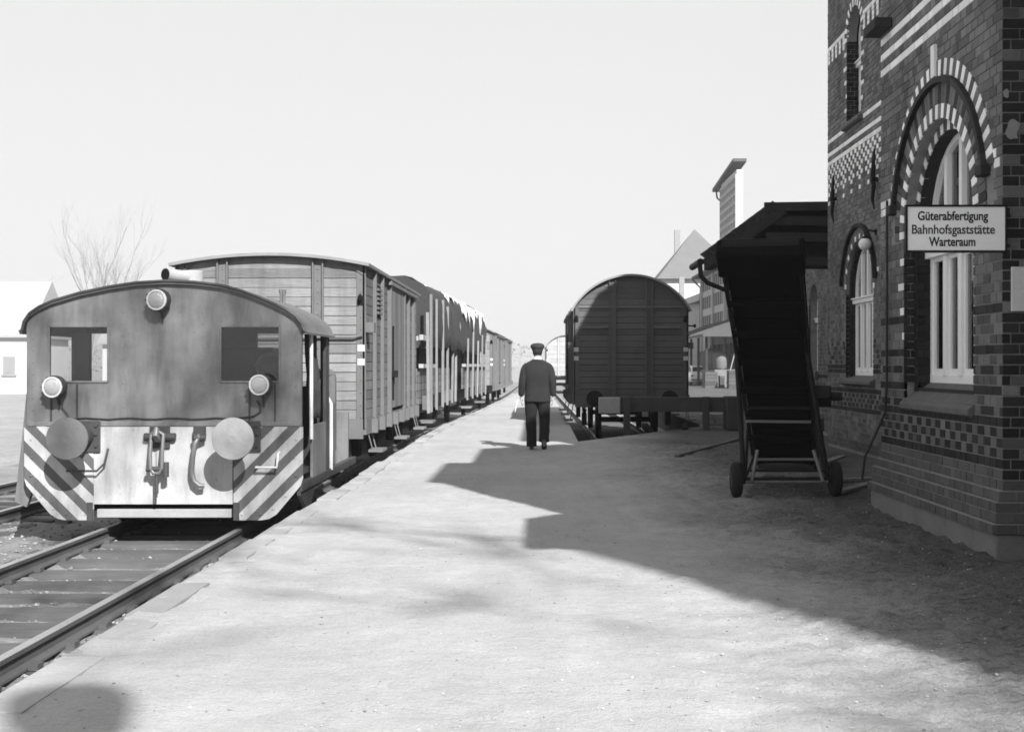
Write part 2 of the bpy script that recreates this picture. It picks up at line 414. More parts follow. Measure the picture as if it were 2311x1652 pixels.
def plat_z(x, y):
    f = fade(x, -99, 4.6, 0.3) * fade(y, 3, 23, 0.4)
    k = 1.0 + 4.6 * max(0, min(1, (x-0.5)/1.5))
    rut = 0.0
    for (rx, w) in ((1.15, 0.09), (2.0, 0.09)):
        d = x - (rx - 0.10*(y-9) + 0.12*math.sin(y*0.5)); rut -= 0.010 * math.exp(-(d/w)**2)
    if x < -2.0: return f * (0.020*nz3(x, y, 2.1, 9) + 0.012*nz3(x, y, 7, 2) + .002)
    return f * (0.014*nz3(x, y, 0.9) + k*0.007*nz3(x, y, 4, 3) + k*0.0045*nz3(x, y, 13, 8) + k*0.0025*nz3(x, y, 34, 5) + rut)
mb = B()
sheet(mb, -2.29, 4.6, 3.0, 23.0, 0.045, plat_z)
sheet(mb, -2.1, 60, -60, 3, 20, lambda x, y: 0.0)
sheet(mb, 4.6, 60, 3, 23, 20, lambda x, y: 0.0)
def q(mb, *p): mb.add([(a, b, 0.0) for a, b in p], [tuple(range(len(p)))])
q(mb, (0.72, 23), (60, 23), (60, 28.9), (3.85, 28.9))
for a in range(23, 143, 4):
    b = a + 4
    q(mb, (edge(a)+0.2, a), (xr(a)-1.46, a), (xr(b)-1.46, b), (edge(b)+0.2, b))
    mb.add([(xr(a)-1.46, a, 0), (xr(a)-1.46, a, -0.7), (xr(b)-1.46, b, -0.7), (xr(b)-1.46, b, 0)], [(0,1,2,3)])
    if a >= 28:
        a2 = 28.9 if a < 29 else a
    y0 = max(a, 28.9)
    if b > 28.9:
        q(mb, (xr(y0)+1.67, y0), (60, y0), (60, b), (xr(b)+1.67, b))
        mb.add([(xr(y0)+1.67, y0, 0), (xr(y0)+1.67, y0, -0.7), (xr(b)+1.67, b, -0.7), (xr(b)+1.67, b, 0)], [(3,2,1,0)])
mb.add([(0.72, 23, 0), (0.72, 23, -0.7), (3.85, 28.9, -0.7), (3.85, 28.9, 0)], [(0,1,2,3)])
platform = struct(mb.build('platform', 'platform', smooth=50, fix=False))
# kerb stones: each its own stone, a little uneven
kerbmeshes = []
for k in range(4):
    b = B().box(0, 0.205, 0, 0.985, -0.75, 0.0); o = b.build('kerb_stone', 'kerb', bevel=0.012)
    kerbmeshes.append(o.data); bpy.data.objects.remove(o)
y = -3.0; k = 0
while y < 62:
    x = edge(y); dx = edge(y+1) - x
    o = child_part('kerb_stone', kerbmeshes[k % 4], platform, (x + random.uniform(-.025, .02), y, 0.004 + random.uniform(-.012, .012)), (1, random.uniform(.97, 1.0), 1), (random.uniform(-.008, .008), random.uniform(-.03, .03), -math.atan(dx) + random.uniform(-.012, .012)))
    y += 1.0; k += 1

# rails and sleepers
def rail_profile(): return [(-.065,-.14),(.065,-.14),(.062,-.125),(.012,-.11),(.010,-.045),(.034,-.035),(.035,-.003),(.031,0),(-.031,0),(-.035,-.003),(-.034,-.035),(-.010,-.045),(-.012,-.11),(-.062,-.125)]
def track(name, fx, y0, y1, label, sl_to):
    t = thing(name, (fx(y0), y0, RAIL - 0.14), label, 'track')
    for sd_ in (-1, 1):
        ys = [y0] + [y for y in range(int(y0)+1, int(y1)) if y % 4 == 0] + [y1]
        rings = [[(fx(y) + sd_*0.7525 + px, y, RAIL + pz) for px, pz in rail_profile()] for y in ys]
        m = B(); m.loft(rings)
        n = len(rail_profile()); m.mi = [0]*len(m.f)
        for i, f in enumerate(m.f):
            if len(f) == 4 and (i % n) in (6, 7, 8): m.mi[i] = 1
        m.build('rail', ['rail_side', 'rail_top'], t)
    sm = B(); sm.box(-1.25, 1.25, -.125, .125, -.16, 0); so = sm.build('sleeper', 'sleeper', bevel=0.01); sme = so.data; bpy.data.objects.remove(so)
    y = y0 + 0.3; 
    while y < sl_to:
        child_part('sleeper', sme, t, (fx(y) + random.uniform(-.05, .05), y + random.uniform(-.03, .03), RAIL - 0.143 + random.uniform(-.008, .004)), (1, random.uniform(.9, 1.08), 1), (0, 0, random.uniform(-.012, .012)))
        y += 0.63
    # chairs / clips
    m = B(); y = y0 + 0.3
    while y < min(sl_to, 30):
        for sd_ in (-1, 1):
            for o_ in (-.095, .095): m.box(fx(y)+sd_*.7525+o_-.03, fx(y)+sd_*.7525+o_+.03, y-.05, y+.05, RAIL-.145, RAIL-.105)
        y += 0.63
    if m.v: m.build('rail_fastening', 'rail_side', t, kind='stuff')
    return t
track('railway_track', xl, 2.0, 140, 'railway track with steel rails running along the platform edge under the locomotive', 24)
track('railway_track', xr, 24.6, 140, 'sunken bay track with rails ending at the wooden buffer stop', 44)
track('railway_track', lambda y: -7.45, 6.0, 120, 'neighbouring railway track at the left edge beyond the locomotive', 24)

# loose stones, pebbles and weeds
def stones(name, n, fpos, smin, smax, m):
    b = B()
    for _ in range(n):
        x, y, z = fpos(); r = random.uniform(smin, smax) * random.choice((.6, .8, 1, 1))
        vs = []
        for dx, dy, dz in ((1,0,0),(0,1,0),(-1,0,0),(0,-1,0),(0,0,.8),(0,0,-.8)):
            vs.append((x + (dx + random.uniform(-.35,.35))*r, y + (dy + random.uniform(-.35,.35))*r, z + (dz + random.uniform(-.3,.3))*r*.75))
        b.add(vs, [(0,1,4),(1,2,4),(2,3,4),(3,0,4),(1,0,5),(2,1,5),(3,2,5),(0,3,5)])
    o = b.build(name, m, kind='stuff', fix=False); return o
def bp():
    while True:
        y = 4.0 + 20 * random.random() ** 1.6; x = random.choice((random.uniform(-3.25, -2.33), random.uniform(-3.25, -2.33), random.uniform(-6.6, -4.9), random.uniform(-4.8, -3.4)))
        if abs(abs(x + 4.08) - .7525) > .08: return x, y, bed_z(x, y) + .008
o = stones('ballast_stones', 9000, bp, .008, .030, 'stone'); o['label'] = 'loose ballast stones and cinders between and beside the rails'
def pp():
    y = 4.5 + 18 * random.random() ** 1.4; x = random.triangular(-2.0, 4.2, 2.6) if random.random() < .7 else random.uniform(-2.05, 3.2)
    return x, y, plat_z(x, y) + .002
o = stones('platform_pebbles', 3600, pp, .003, .010, 'pebble'); o['label'] = 'small pebbles and grit scattered over the sandy platform'
b = B()
for _ in range(260):
    y = 4.2 + 14 * random.random(); x = random.choice((random.uniform(-2.75, -2.34), random.uniform(-3.2, -2.34)))
    for _ in range(9):
        a = random.uniform(0, 6.28); h = random.uniform(.03, .11); w = .004; l = random.uniform(.01, .06)
        bx, by, bz = x + random.uniform(-.05,.05), y + random.uniform(-.05,.05), bed_z(x, y)
        b.add([(bx-w*math.sin(a), by+w*math.cos(a), bz), (bx+w*math.sin(a), by-w*math.cos(a), bz), (bx+l*math.cos(a), by+l*math.sin(a), bz+h)], [(0,1,2)])
o = b.build('weeds', 'weed', kind='stuff', fix=False); o['label'] = 'dry weeds growing in the ballast along the kerb'

# ================================================================== the brick station building
COURSE, HB, SB, JT = 0.077, 0.13, 0.26, 0.011
bricks = []           # (x0,x1,y0,y1,z0,z1,material, facing)
def opening_cut(ops, z):
    iv = []
    for (yc, hw, sill, spring) in ops:
        if z < sill: continue
        if z <= spring: iv.append((yc-hw, yc+hw))
        else:
            d = hw*hw - (z-spring)**2
            if d > 0: h = math.sqrt(d); iv.append((yc-h, yc+h))
    return iv
def lay(face, plane, a0, a1, z0, z1, pat, ops=(), depth=0.035, phase=0, hz=()):
    """face 'x': wall facing -x at x=plane, running in y; 'y': wall facing -y at y=plane, running in x"""
    k = 0; z = z0
    while z < z1 - 0.02:
        zt = min(z + COURSE - JT, z1); zm = (z + zt)/2
        head = (k + phase) % 2 == 0
        inz = any(lo <= zm < hi for lo, hi in hz)
        if inz: head = True
        st = HB if head else SB; a = a0 - (0 if head else HB*(0.5 + (k//2 % 2)))
        cuts = opening_cut(ops, zm); idx = 0
        while a < a1:
            if not head: st = SB if idx % 2 == 0 else HB
            b0, b1 = max(a, a0), min(a + st - JT, a1)
            segs = [(b0, b1)]
            for c0, c1 in cuts:
                ns = []
                for s0, s1 in segs:
                    if s1 <= c0 or s0 >= c1: ns.append((s0, s1)); continue
                    if s0 < c0: ns.append((s0, c0))
                    if s1 > c1: ns.append((c1, s1))
                segs = ns
            for s0, s1 in segs:
                if s1 - s0 < 0.015: continue
                mm = pat(k, idx, (s0+s1)/2, zm, head)
                if mm is None: continue
                pr = random.uniform(-.0025, .0025)
                if face == 'x': bricks.append((plane-pr, plane+depth, s0, s1, z, zt, mm, 'x'))
                else: bricks.append((s0, s1, plane-pr, plane+depth, z, zt, mm, 'y'))
            a += st; idx += 1
        z += COURSE; k += 1

def wall_back(mb, X, y0, y1, z0, z1, ops, depth):
    """recessed mortar face of a wall facing -x with arched openings and their reveals"""
    ops = sorted(ops); y = y0; n = 14
    def rect(a, b, c, d):
        if b > a and d > c: mb.add([(X,a,c),(X,b,c),(X,b,d),(X,a,d)], [(0,1,2,3)])
    for (yc, hw, sill, spring) in ops:
        rect(y, yc-hw, z0, z1); rect(yc-hw, yc+hw, z0, sill)
        pts = arcpts(yc, spring, hw, math.pi, 0, n)
        for (p, r) in zip(pts[:-1], pts[1:]):
            mb.add([(X,p[0],p[1]),(X,r[0],r[1]),(X,r[0],z1),(X,p[0],z1)], [(0,1,2,3)])
        loop = [(yc-hw, sill)] + pts + [(yc+hw, sill)]
        for p, r in zip(loop[:-1], loop[1:]):
            mb.add([(X,p[0],p[1]),(X,r[0],r[1]),(X+depth,r[0],r[1]),(X+depth,p[0],p[1])], [(0,1,2,3)])
        mb.add([(X,yc-hw,sill),(X,yc+hw,sill),(X+depth,yc+hw,sill),(X+depth,yc-hw,sill)], [(0,1,2,3)])
        y = yc+hw
    rect(y, y1, z0, z1)

station = thing('station_building', (5.5, 12.0, 0), 'dark brick station building with white brick bands and arched windows', 'building')
arch_n = [0]
def ring(parent, X0, X1, yc, zc, r0, r1, a0, a1, n, mats, gap=0.12):
    for i in range(n):
        t0 = a0 + (a1-a0)*(i + gap/2)/n; t1 = a0 + (a1-a0)*(i+1-gap/2)/n
        poly = [(yc + r*math.cos(t), zc + r*math.sin(t)) for r, t in ((r0,t0),(r1,t0),(r1,(t0+t1)/2),(r1,t1),(r0,t1),(r0,(t0+t1)/2))]
        B().prism(poly, 'x', X0 - random.uniform(0, .002), X1).build('arch_brick', mats[i % len(mats)], parent)

def arched_window(parent, Xg, yc, hw, sill, spring, transom, nm=2, name='window'):
    """white timber window, arched head; frame > pane"""
    f = B(); d0, d1 = Xg, Xg + .07; fw = .075
    # outer frame
    loop = [(yc-hw, sill)] + arcpts(yc, spring, hw, math.pi, 0, 18) + [(yc+hw, sill)]
    inner = [(yc-hw+fw, sill+.10)] + arcpts(yc, spring, hw-fw, math.pi, 0, 18) + [(yc+hw-fw, sill+.10)]
    n = len(loop)
    for X, flip in ((d0, 0), (d1, 1)):
        for i in range(n-1):
            f.add([(X,)+loop[i], (X,)+loop[i+1], (X,)+inner[i+1], (X,)+inner[i]], [(0,1,2,3)])
    for i in range(n-1):
        f.add([(d0,)+inner[i], (d0,)+inner[i+1], (d1,)+inner[i+1], (d1,)+inner[i]], [(0,1,2,3)])
    f.box(d0-.002, d1, yc-hw+.002, yc+hw-.002, sill+.002, sill+.10)
    w = f.build(name, 'white_paint', parent)
    # transom moulding
    B().box(d0-.05, d1, yc-hw+.01, yc+hw-.01, transom-.035, transom+.035).box(d0-.075, d1-.01, yc-hw+.005, yc+hw-.005, transom+.035, transom+.06).build('transom', 'white_paint', w, bevel=.006)
    iw = 2*(hw-fw)
    for i in range(nm):
        y = yc - hw + fw + iw*(i+1)/(nm+1)
        zt = spring + math.sqrt(max(0, (hw-fw)**2 - (y-yc)**2))
        B().box(d0-.015, d1-.008, y-.045, y+.045, sill+.09, transom-.034).build('mullion', 'white_paint', w, bevel=.006)
        B().box(d0-.008, d1-.008, y-.035, y+.035, transom+.059, zt+.02).build('mullion', 'white_paint', w, bevel=.006)
    # casement rims of the lower lights
    for i in range(nm+1):
        ya = yc-hw+fw + iw*i/(nm+1) + (.045 if i else 0); yb = yc-hw+fw + iw*(i+1)/(nm+1) - (.045 if i < nm else 0)
        b = B(); za, zb = sill+.10, transom-.035; t = .035
        b.box(d0+.012, d1-.02, ya, ya+t, za, zb).box(d0+.012, d1-.02, yb-t, yb, za, zb).box(d0+.0125, d1-.02, ya+t, yb-t, za, za+t+.02).box(d0+.0125, d1-.02, ya+t, yb-t, zb-t, zb)
        b.build('casement', 'white_paint', w)
        B().box(d0+.032, d0+.036, ya+t, yb-t, za+t+.02, zb-t).build('pane', 'glass', w)
    top = [(y, z) for y, z in inner[1:-1] if z > transom+.05]
    B().prism([(yc-hw+fw, transom+.06)] + top + [(yc+hw-fw, transom+.06)], 'x', d0+.04, d0+.044).build('pane', 'glass', w)
    return w

def sill_stone(parent, X0, X1, y0, y1, zt, zb):
    B().prism([(X1, zt), (X1, zb-.02), (X0+.05, zb-.02), (X0, zb), (X0, zb+.05)], 'y', y0, y1).build('window_sill', 'stone_sill', parent, bevel=.008)

# ---------------- projecting bay (near): x = 3.40, y 9.10 .. 12.35
XB, Y0, Y1, ZT = 3.40, 9.10, 12.35, 7.2
YC, R1, R2, SPR, SILL = 10.65, 0.93, 0.84, 2.58, 1.25
XG = 3.62
def white_z(z, lo, hi): return lo <= z < hi
def pat_bay(k, i, y, z, head):
    # white bands high up
    for lo in (4.28, 4.43, 4.62):
        if lo - .03 <= z < lo + .047: return 'brick_white'
    pil = y < 9.72 or y > 11.58
    if z < .64:
        return 'plinth_brick'
    if abs(z-.69) < .039 or abs(z-.97) < .039: return 'brick_dark'
    if .72 < z < .94:
        return 'brick_dark' if (i + k) % 2 == 0 else 'brick'
    if pil:
        if z < 1.9 and (k % 4 == 1): return 'brick_dark'
        if z < 1.55 and k % 4 == 3 and i % 2 == 0: return 'brick_dark'
        # white impost steps
        if abs(z-2.95) < .06 and (9.2 < y < 9.50 or y > 11.75): return 'brick_white'
        if abs(z-2.87) < .039 and (9.36 < y < 9.55): return 'brick_white'
        if y > 11.57 and y < 11.72 and 1.5 < z < 2.9 and k % 3 == 0: return 'brick_white'
    return 'brick'
ops1 = [(YC, R1, SILL-.17, SPR)]
# outer skin; the arch ring zone is cut out (rings fill it)
lay('x', XB, Y0+.004, Y1, 0.49, ZT, lambda k, i, y, z, h: None if (z > SPR and math.hypot(y-YC, z-SPR) < 1.37) else pat_bay(k, i, y, z, h), ops1, hz=((.72, .95),))
mb = B(); wall_back(mb, XB+.008, Y0+.008, Y1, 0, ZT, ops1, .12)
mb.build('wall', 'mortar', station, fix=False)
# second order of the opening
def pat_in(k, i, y, z, h):
    if .72 < z < .94: return 'brick_dark' if (i + k) % 3 == 0 else 'brick'
    if abs(z-.69) < .039 or abs(z-.97) < .039: return 'brick_dark'
    return 'brick_dark' if z > 1.2 else 'brick'
XO = XB + .10
lay('x', XO, YC-R1, YC+R1, SILL-.17+.0, SPR+R1, lambda k, i, y, z, h: None if (z > SPR and (math.hypot(y-YC, z-SPR) > R1 or math.hypot(y-YC, z-SPR) < R2+.08)) else 'brick_dark', [(YC, R2, SILL-.17, SPR)])
mb = B(); wall_back(mb, XO+.008, YC-R1-.05, YC+R1+.05, SILL-.25, SPR+R1+.05, [(YC, R2, SILL-.05, SPR)], XG-XO)
mb.build('reveal', 'brick_dark', station, fix=False)
# brick courses on the far jambs (face towards the viewer)
lay('y', YC+R1-.008, XB+.004, XO, SILL, SPR, lambda *a: 'brick_dark', (), .02)
lay('y', YC+R2-.008, XO+.004, XG+.02, SILL, SPR, lambda *a: 'brick_dark', (), .02)
# arch rings
ring(station, XB-.003, XB+.04, YC, SPR, .93, 1.05, 0, math.pi, 40, ['brick_white', 'brick'])
ring(station, XB-.001, XB+.04, YC, SPR, 1.055, 1.215, 0, math.pi, 48, ['brick', 'brick_dark', 'brick'])
ring(station, XB-.042, XB+.04, YC, SPR, 1.225, 1.275, R(15), R(165), 26, ['brick_dark'], .03)
ring(station, XB-.004, XB+.04, YC, SPR, 1.285, 1.42, R(14), R(166), 46, ['brick_white', 'brick'])
ring(station, XO-.002, XO+.05, YC, SPR, R2, R1-.005, 0, math.pi, 32, ['brick_white', 'brick'])
for sgn in (-1, 1):
    y = YC + sgn*1.22
    B().box(XB-.07, XB+.03, y-.07, y+.07, 2.84, 2.93).build('hood_stop', 'brick_dark', station, bevel=.01)
B().box(XB-.03, XB+.05, YC-.045, YC+.045, SPR+1.29, SPR+1.57).build('keystone', 'brick_white', station, bevel=.006)
arched_window(station, XG, YC, R2+.02, SILL-.03, SPR, 2.42, nm=3)
sill_stone(station, XB-.045, XG+.03, YC-R1+.01, YC+R1-.01, SILL+.02, SILL-.24)
# plinth steps and footing
def step(X, yend, z0, z1, mname='plinth_brick'):
    mbk = B().box(X+.010, 4.6, yend+.010, Y1+.05, z0, z1-.004); mbk.build('plinth', 'mortar', station)
    lay('x', X, yend, Y1+.06, z0+.002, z1, lambda k, i, y, z, h: 'plinth_brick', (), .04, phase=int(z0*100))
    lay('y', yend, X, 4.55, z0+.002, z1, lambda k, i, y, z, h: 'plinth_brick', (), .04, phase=int(z0*100)+1)
step(XB-.04, Y0-.04, .412, .489)
step(XB-.08, Y0-.08, .258, .412)
step(XB-.12, Y0-.12, .18, .258)
B().box(XB-.095, 4.6, Y0-.095, Y1+.03, -.05, .178).build('footing', 'concrete', station, bevel=.02)
# near face of the bay, turned towards the viewer
mb = B().box(XB+.010, 7.8, Y0+.008, Y0+.05, .0, ZT).build('wall', 'mortar', station)
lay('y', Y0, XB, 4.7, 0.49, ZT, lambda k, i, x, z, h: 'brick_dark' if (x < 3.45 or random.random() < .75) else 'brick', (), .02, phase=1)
# far return of the bay (faces away, closes the volume)
B().box(XB+.012, 5.2, Y1-.03, Y1-.002, 0, ZT).build('wall', 'mortar', station)
# patches of crumbled render on the corner
for (x0, x1, z0, z1) in ((3.405, 3.53, 3.05, 3.22), (3.402, 3.45, 3.36, 3.43)):
    pts = [(x0 + (x1-x0)*(.5+.5*math.cos(t)*random.uniform(.5,1.15)), z0 + (z1-z0)*(.5+.5*math.sin(t)*random.uniform(.75,1.1))) for t in [k*math.pi/7 for k in range(14)]]
    B().prism(pts, 'y', Y0-.010, Y0+.01).build('render_patch', 'plaster', station)

# ---------------- main block, set back: x = 5.08, y 12.35 .. 21.85, two storeys
XM, YM0, YM1, ZM = 5.08, 12.35, 21.85, 8.9
YC2, Q1, Q2 = 19.72, 0.84, 0.77
UY, UH, USILL, USPR = 20.05, 0.46, 5.40, 6.75
def pat_main(k, i, y, z, head):
    for lo in (5.11, 5.34):
        if lo-.03 <= z < lo+.05: return 'brick_white'
    if 4.86 <= z < 4.94: return 'brick_white'
    if 4.15 <= z < 4.86:                       # hanging white brick frieze
        step_ = int((4.86-z)/COURSE); col = int((y-16.5)/0.13)
        if step_ < (9, 6, 3, 6)[col % 4] and (col + step_) % 2 == 0: return 'brick_white'
        return 'brick'
    if 6.88 <= z < 6.96: return 'brick_white'
    if 6.7 <= z < 6.88 and int((y-16.5)/.13) % 2 == 0: return 'brick_white'
    if USILL < z < 7.0 and UH < abs(y-UY) < UH+.16 and k % 3 == 0: return 'brick_white'
    if z < .2: return 'plinth_brick'
    if abs(z-.69) < .039 or abs(z-.97) < .039: return 'brick_dark'
    if .72 < z < .94: return 'brick_dark' if (i + k) % 2 == 0 else 'brick'
    if 1.30 < z < 1.40: return 'brick_dark'
    if 1.40 < z < 1.8 and abs(y-YC2) > .85: return 'brick_dark' if (k+i) % 3 == 0 else 'brick'
    if 2.84 < z < 2.95 and .9 < abs(y-YC2) < 1.2: return 'brick_white'
    return 'brick'
ops2 = [(YC2, Q1, 1.12, SPR), (UY, UH, USILL, USPR)]
lay('x', XM, 16.5, YM1, 0.05, ZM, lambda k, i, y, z, h: None if (SPR < z < 4 and math.hypot(y-YC2, z-SPR) < 1.08) else pat_main(k, i, y, z, h), ops2, hz=((4.1, 4.95), (6.65, 7.0), (.7, .96)))
mb = B(); wall_back(mb, XM+.008, YM0, YC2+1.6, 0, 4.3, [ops2[0]], .15); wall_back(mb, XM+.008, YM0, YM1, 4.3, ZM, [ops2[1]], .16)
mb.add([(XM+.008, YC2+1.6, 0), (XM+.008, YM1, 0), (XM+.008, YM1, 4.3), (XM+.008, YC2+1.6, 4.3)], [(0,1,2,3)])
mb.build('wall', 'mortar', station, fix=False)
XO2 = XM + .06; XG2 = XM + .14
mb = B(); wall_back(mb, XO2+.008, YC2-Q1-.05, YC2+Q1+.05, .95, SPR+Q1+.05, [(YC2, Q2, SILL-.05, SPR)], XG2-XO2)
mb.build('reveal', 'brick_dark', station, fix=False)
lay('x', XO2, YC2-Q1, YC2+Q1, 1.12, SPR+Q1, lambda k, i, y, z, h: None if (z > SPR and math.hypot(y-YC2, z-SPR) > Q1) else 'brick_dark', [(YC2, Q2, 1.12, SPR)])
lay('y', YC2+Q1-.008, XM+.004, XO2, SILL, SPR, lambda *a: 'brick_dark', (), .02)
lay('y', YC2+Q2-.008, XO2+.004, XG2+.02, SILL, SPR, lambda *a: 'brick_dark', (), .02)
ring(station, XM-.003, XM+.04, YC2, SPR, .84, .92, 0, math.pi, 32, ['brick', 'brick_white', 'brick'])
ring(station, XM-.001, XM+.04, YC2, SPR, .925, 1.02, 0, math.pi, 36, ['brick'])
ring(station, XM-.06, XM+.04, YC2, SPR, 1.025, 1.08, R(8), R(172), 22, ['brick_dark'], .03)
arched_window(station, XG2, YC2, Q2+.02, SILL-.03, SPR, 2.45, nm=3)
sill_stone(station, XM-.09, XG2+.03, YC2-Q1-.12, YC2+Q1+.12, SILL+.01, SILL-.14)
XG3 = XM + .20
lay('y', UY+UH-.008, XM+.004, XG3, USILL, USPR, lambda *a: 'brick_dark', (), .02)
ring(station, XM-.003, XM+.04, UY, USPR, UH, UH+.13, 0, math.pi, 22, ['brick_white', 'brick'])
arched_window(station, XG3, UY, UH+.015, USILL, USPR, 6.35, nm=1)
sill_stone(station, XM-.08, XG3+.03, UY-UH-.1, UY+UH+.1, USILL+.01, USILL-.1)
# volume behind: dark rooms, side walls, roof
B().box(XM+.55, 11, YM0-.01, YM1-.01, 0, ZM).build('inner_wall', 'dark_wood', station)
B().box(4.6, XM+.6, 9.3, YM0-.06, 0, ZT-.02).build('inner_wall', 'dark_wood', station)
B().box(XM+.02, 11, YM1-.05, YM1, 0, ZM).build('wall', 'brick', station)
B().box(XM+.012, 11, YM0-.03, YM0+.02, ZT, ZM).build('wall', 'brick', station)
B().prism([(XM-.45, ZM-.1), (XM-.45, ZM+.02), (8.2, ZM+2.3), (11.6, ZM+.02), (11.6, ZM-.1)], 'y', YM0-.35, YM1+.35).build('roof', 'ware_roof', station)
B().prism([(XB-.35, ZT-.1), (XB-.35, ZT), (XM, ZT+1.0), (7.8, ZT+.9), (7.8, ZT-.1)], 'y', Y0-.3, YM0-.36).build('roof', 'ware_roof', station)
# iron wall ties of the frieze, timber bracket under the bands
def tie(y, z0, z1):
    b = B().tube([(XM-.05, y, z0), (XM-.07, y+.04, z0+.15), (XM-.07, y-.03, z0+.35), (XM-.07, y+.03, (z0+z1)/2), (XM-.07, y-.02, z1-.2), (XM-.05, y, z1)], [.012, .028, .036, .042, .03, .018], 6)
    b.cyl((XM-.1, y, (z0+z1)/2), (XM+.02, y, (z0+z1)/2), .035, n=8); b.build('wall_tie', 'black_iron', station)
tie(21.2, 3.85, 4.65); tie(18.62, 3.75, 4.65)
B().box(XB-.17, XB-.0, 11.95, 12.36, 4.66, 4.76).build('timber_bracket', 'dark_wood', station, bevel=.01)

# ---------------- bricks become objects: the 300 that show largest are single parts, the rest one part per tone
def on_screen(c):
    px = 1217 + 2800*c[0]/c[1]; py = 826 - 2800*(c[2]-1.4)/c[1]
    return -10 < px < 2320 and -10 < py < 1660
def size_on(bk):
    x0, x1, y0, y1, z0, z1, m, f = bk; c = ((x0+x1)/2, (y0+y1)/2, (z0+z1)/2)
    if not on_screen(c): return 0
    s = 2800/c[1]
    w = (abs(y1-y0)*x0/c[1]) if f == 'x' else (x1-x0)
    return w*s * (z1-z0)*s
order = sorted(range(len(bricks)), key=lambda i: -size_on(bricks[i]))
single = set(order[:300])
cube = {}
for k in ('brick', 'brick_dark', 'brick_white', 'plinth_brick'):
    o = B().box(-.5,.5,-.5,.5,-.5,.5).build('brick', k); cube[k] = o.data; bpy.data.objects.remove(o)
rest = {k: B() for k in cube}
for i, bk in enumerate(bricks):
    x0, x1, y0, y1, z0, z1, m, f = bk
    if i in single:
        child_part('brick', cube[m], station, ((x0+x1)/2, (y0+y1)/2, (z0+z1)/2), (x1-x0, y1-y0, z1-z0))
    else: rest[m].box(x0, x1, y0, y1, z0, z1)
for k, b in rest.items():
    if b.v: b.build('brickwork', k, station, kind='stuff', fix=False)

# ---------------- unseen wing beside the viewer, shaped to cast the shadow on the platform
wing = thing('unseen_wing', (6, 5, 0), 'unseen station wing shaped to cast the shadow across the platform', 'building')
B().box(3.40, 11, 2.92, 7.5, 0, 4.75).build('wall', 'house_wall', wing)  # walls kept pale to bounce light onto the sign and near face
B().prism([(2.9, 5.30), (2.9, 5.41), (7.2, 8.0), (11.5, 5.41), (11.5, 5.30)], 'y', 2.84, 4.58).build('roof', 'ware_roof', wing)
B().box(3.40, 10.9, 3.0, 4.57, 4.75, 5.38).build('wall', 'brick', wing)
B().prism([(4.6, 4.75), (4.6, 8.2), (7.5, 8.2), (7.5, 4.75)], 'x', 3.40, 10.9).build('gable', 'house_wall', wing)
B().prism([(4.55, 8.2), (4.55, 8.32), (7.5, 8.32), (9.0, 7.0), (9.0, 6.9), (7.5, 8.2)], 'x', 3.3, 11).build('gable_roof', 'ware_roof', wing)

# ================================================================== things on the station wall
sign = thing('station_sign', (3.04, 9.02, 2.4), 'white enamel sign reading Güterabfertigung Bahnhofsgaststätte Warteraum in black frame', 'sign')
sx0, sx1, sz0, sz1, sy = 2.665, 3.405, 2.225, 2.572, 9.03
B().box(sx0+.014, sx1-.014, sy, sy+.02, sz0+.014, sz1-.014).build('plate', 'sign_white', sign)
fr = B(); t = .015
fr.box(sx0, sx1, sy-.008, sy+.028, sz1-t, sz1).box(sx0, sx1, sy-.008, sy+.028, sz0, sz0+t).box(sx0, sx0+t, sy-.0075, sy+.0275, sz0+t, sz1-t).box(sx1-t, sx1, sy-.0075, sy+.0275, sz0+t, sz1-t)
fr.build('frame', 'black_iron', sign)
B().bar((3.38, sy+.01, 2.50), (3.46, sy+.09, 2.50), .02, .02).bar((3.38, sy+.01, 2.28), (3.46, sy+.09, 2.28), .02, .02).build('bracket', 'black_iron', sign)
def text_part(txt, cx, z0, z1, w, parent, y, weight, m='letter_black'):
    cu = bpy.data.curves.new('lettering', 'FONT'); cu.body = txt; cu.size = 1; cu.align_x = 'CENTER'; cu.offset = weight; cu.extrude = .01
    o = bpy.data.objects.new('tmp', cu); COL.objects.link(o); bpy.context.view_layer.update()
    dg = bpy.context.evaluated_depsgraph_get(); me = bpy.data.meshes.new_from_object(o.evaluated_get(dg))
    bpy.data.objects.remove(o)
    xs = [v.co.x for v in me.vertices]
    capo = bpy.data.curves.new('c', 'FONT'); capo.body = 'B'; capo.size = 1
    oo = bpy.data.objects.new('tmp', capo); COL.objects.link(oo); bpy.context.view_layer.update(); ch = oo.dimensions.y; bpy.data.objects.remove(oo)
    sx = w/(max(xs)-min(xs)); sz = (z1-z0)/ch; mx = (max(xs)+min(xs))/2
    p = parent.location
    for v in me.vertices: v.co = Vector(((v.co.x-mx)*sx + cx - p.x, y - v.co.z*.15 - p.y, v.co.y*sz + z0 - p.z))
    me.name = 'lettering'; o = bpy.data.objects.new('lettering', me); COL.objects.link(o); o.parent = parent
    me.materials.clear(); me.materials.append(M[m]); return o
s_ = 309.0
def sp(px, py): return ((1850 + px/2.62 - 1217)/2800*sy, 1.4 + (826 - py/2.62)/2800*sy)
for txt, xa, xb, yt, yb, wt in (('Güterabfertigung', 580, 995, 1252, 1302, .023), ('Bahnhofsgaststätte', 545, 1035, 1331, 1383, .013), ('Warteraum', 645, 920, 1404, 1455, .023)):
    a = sp(xa, yb); c = sp(xb, yt)
    text_part(txt, (a[0]+c[0])/2, a[1], c[1], c[0]-a[0], sign, sy-.001, wt)
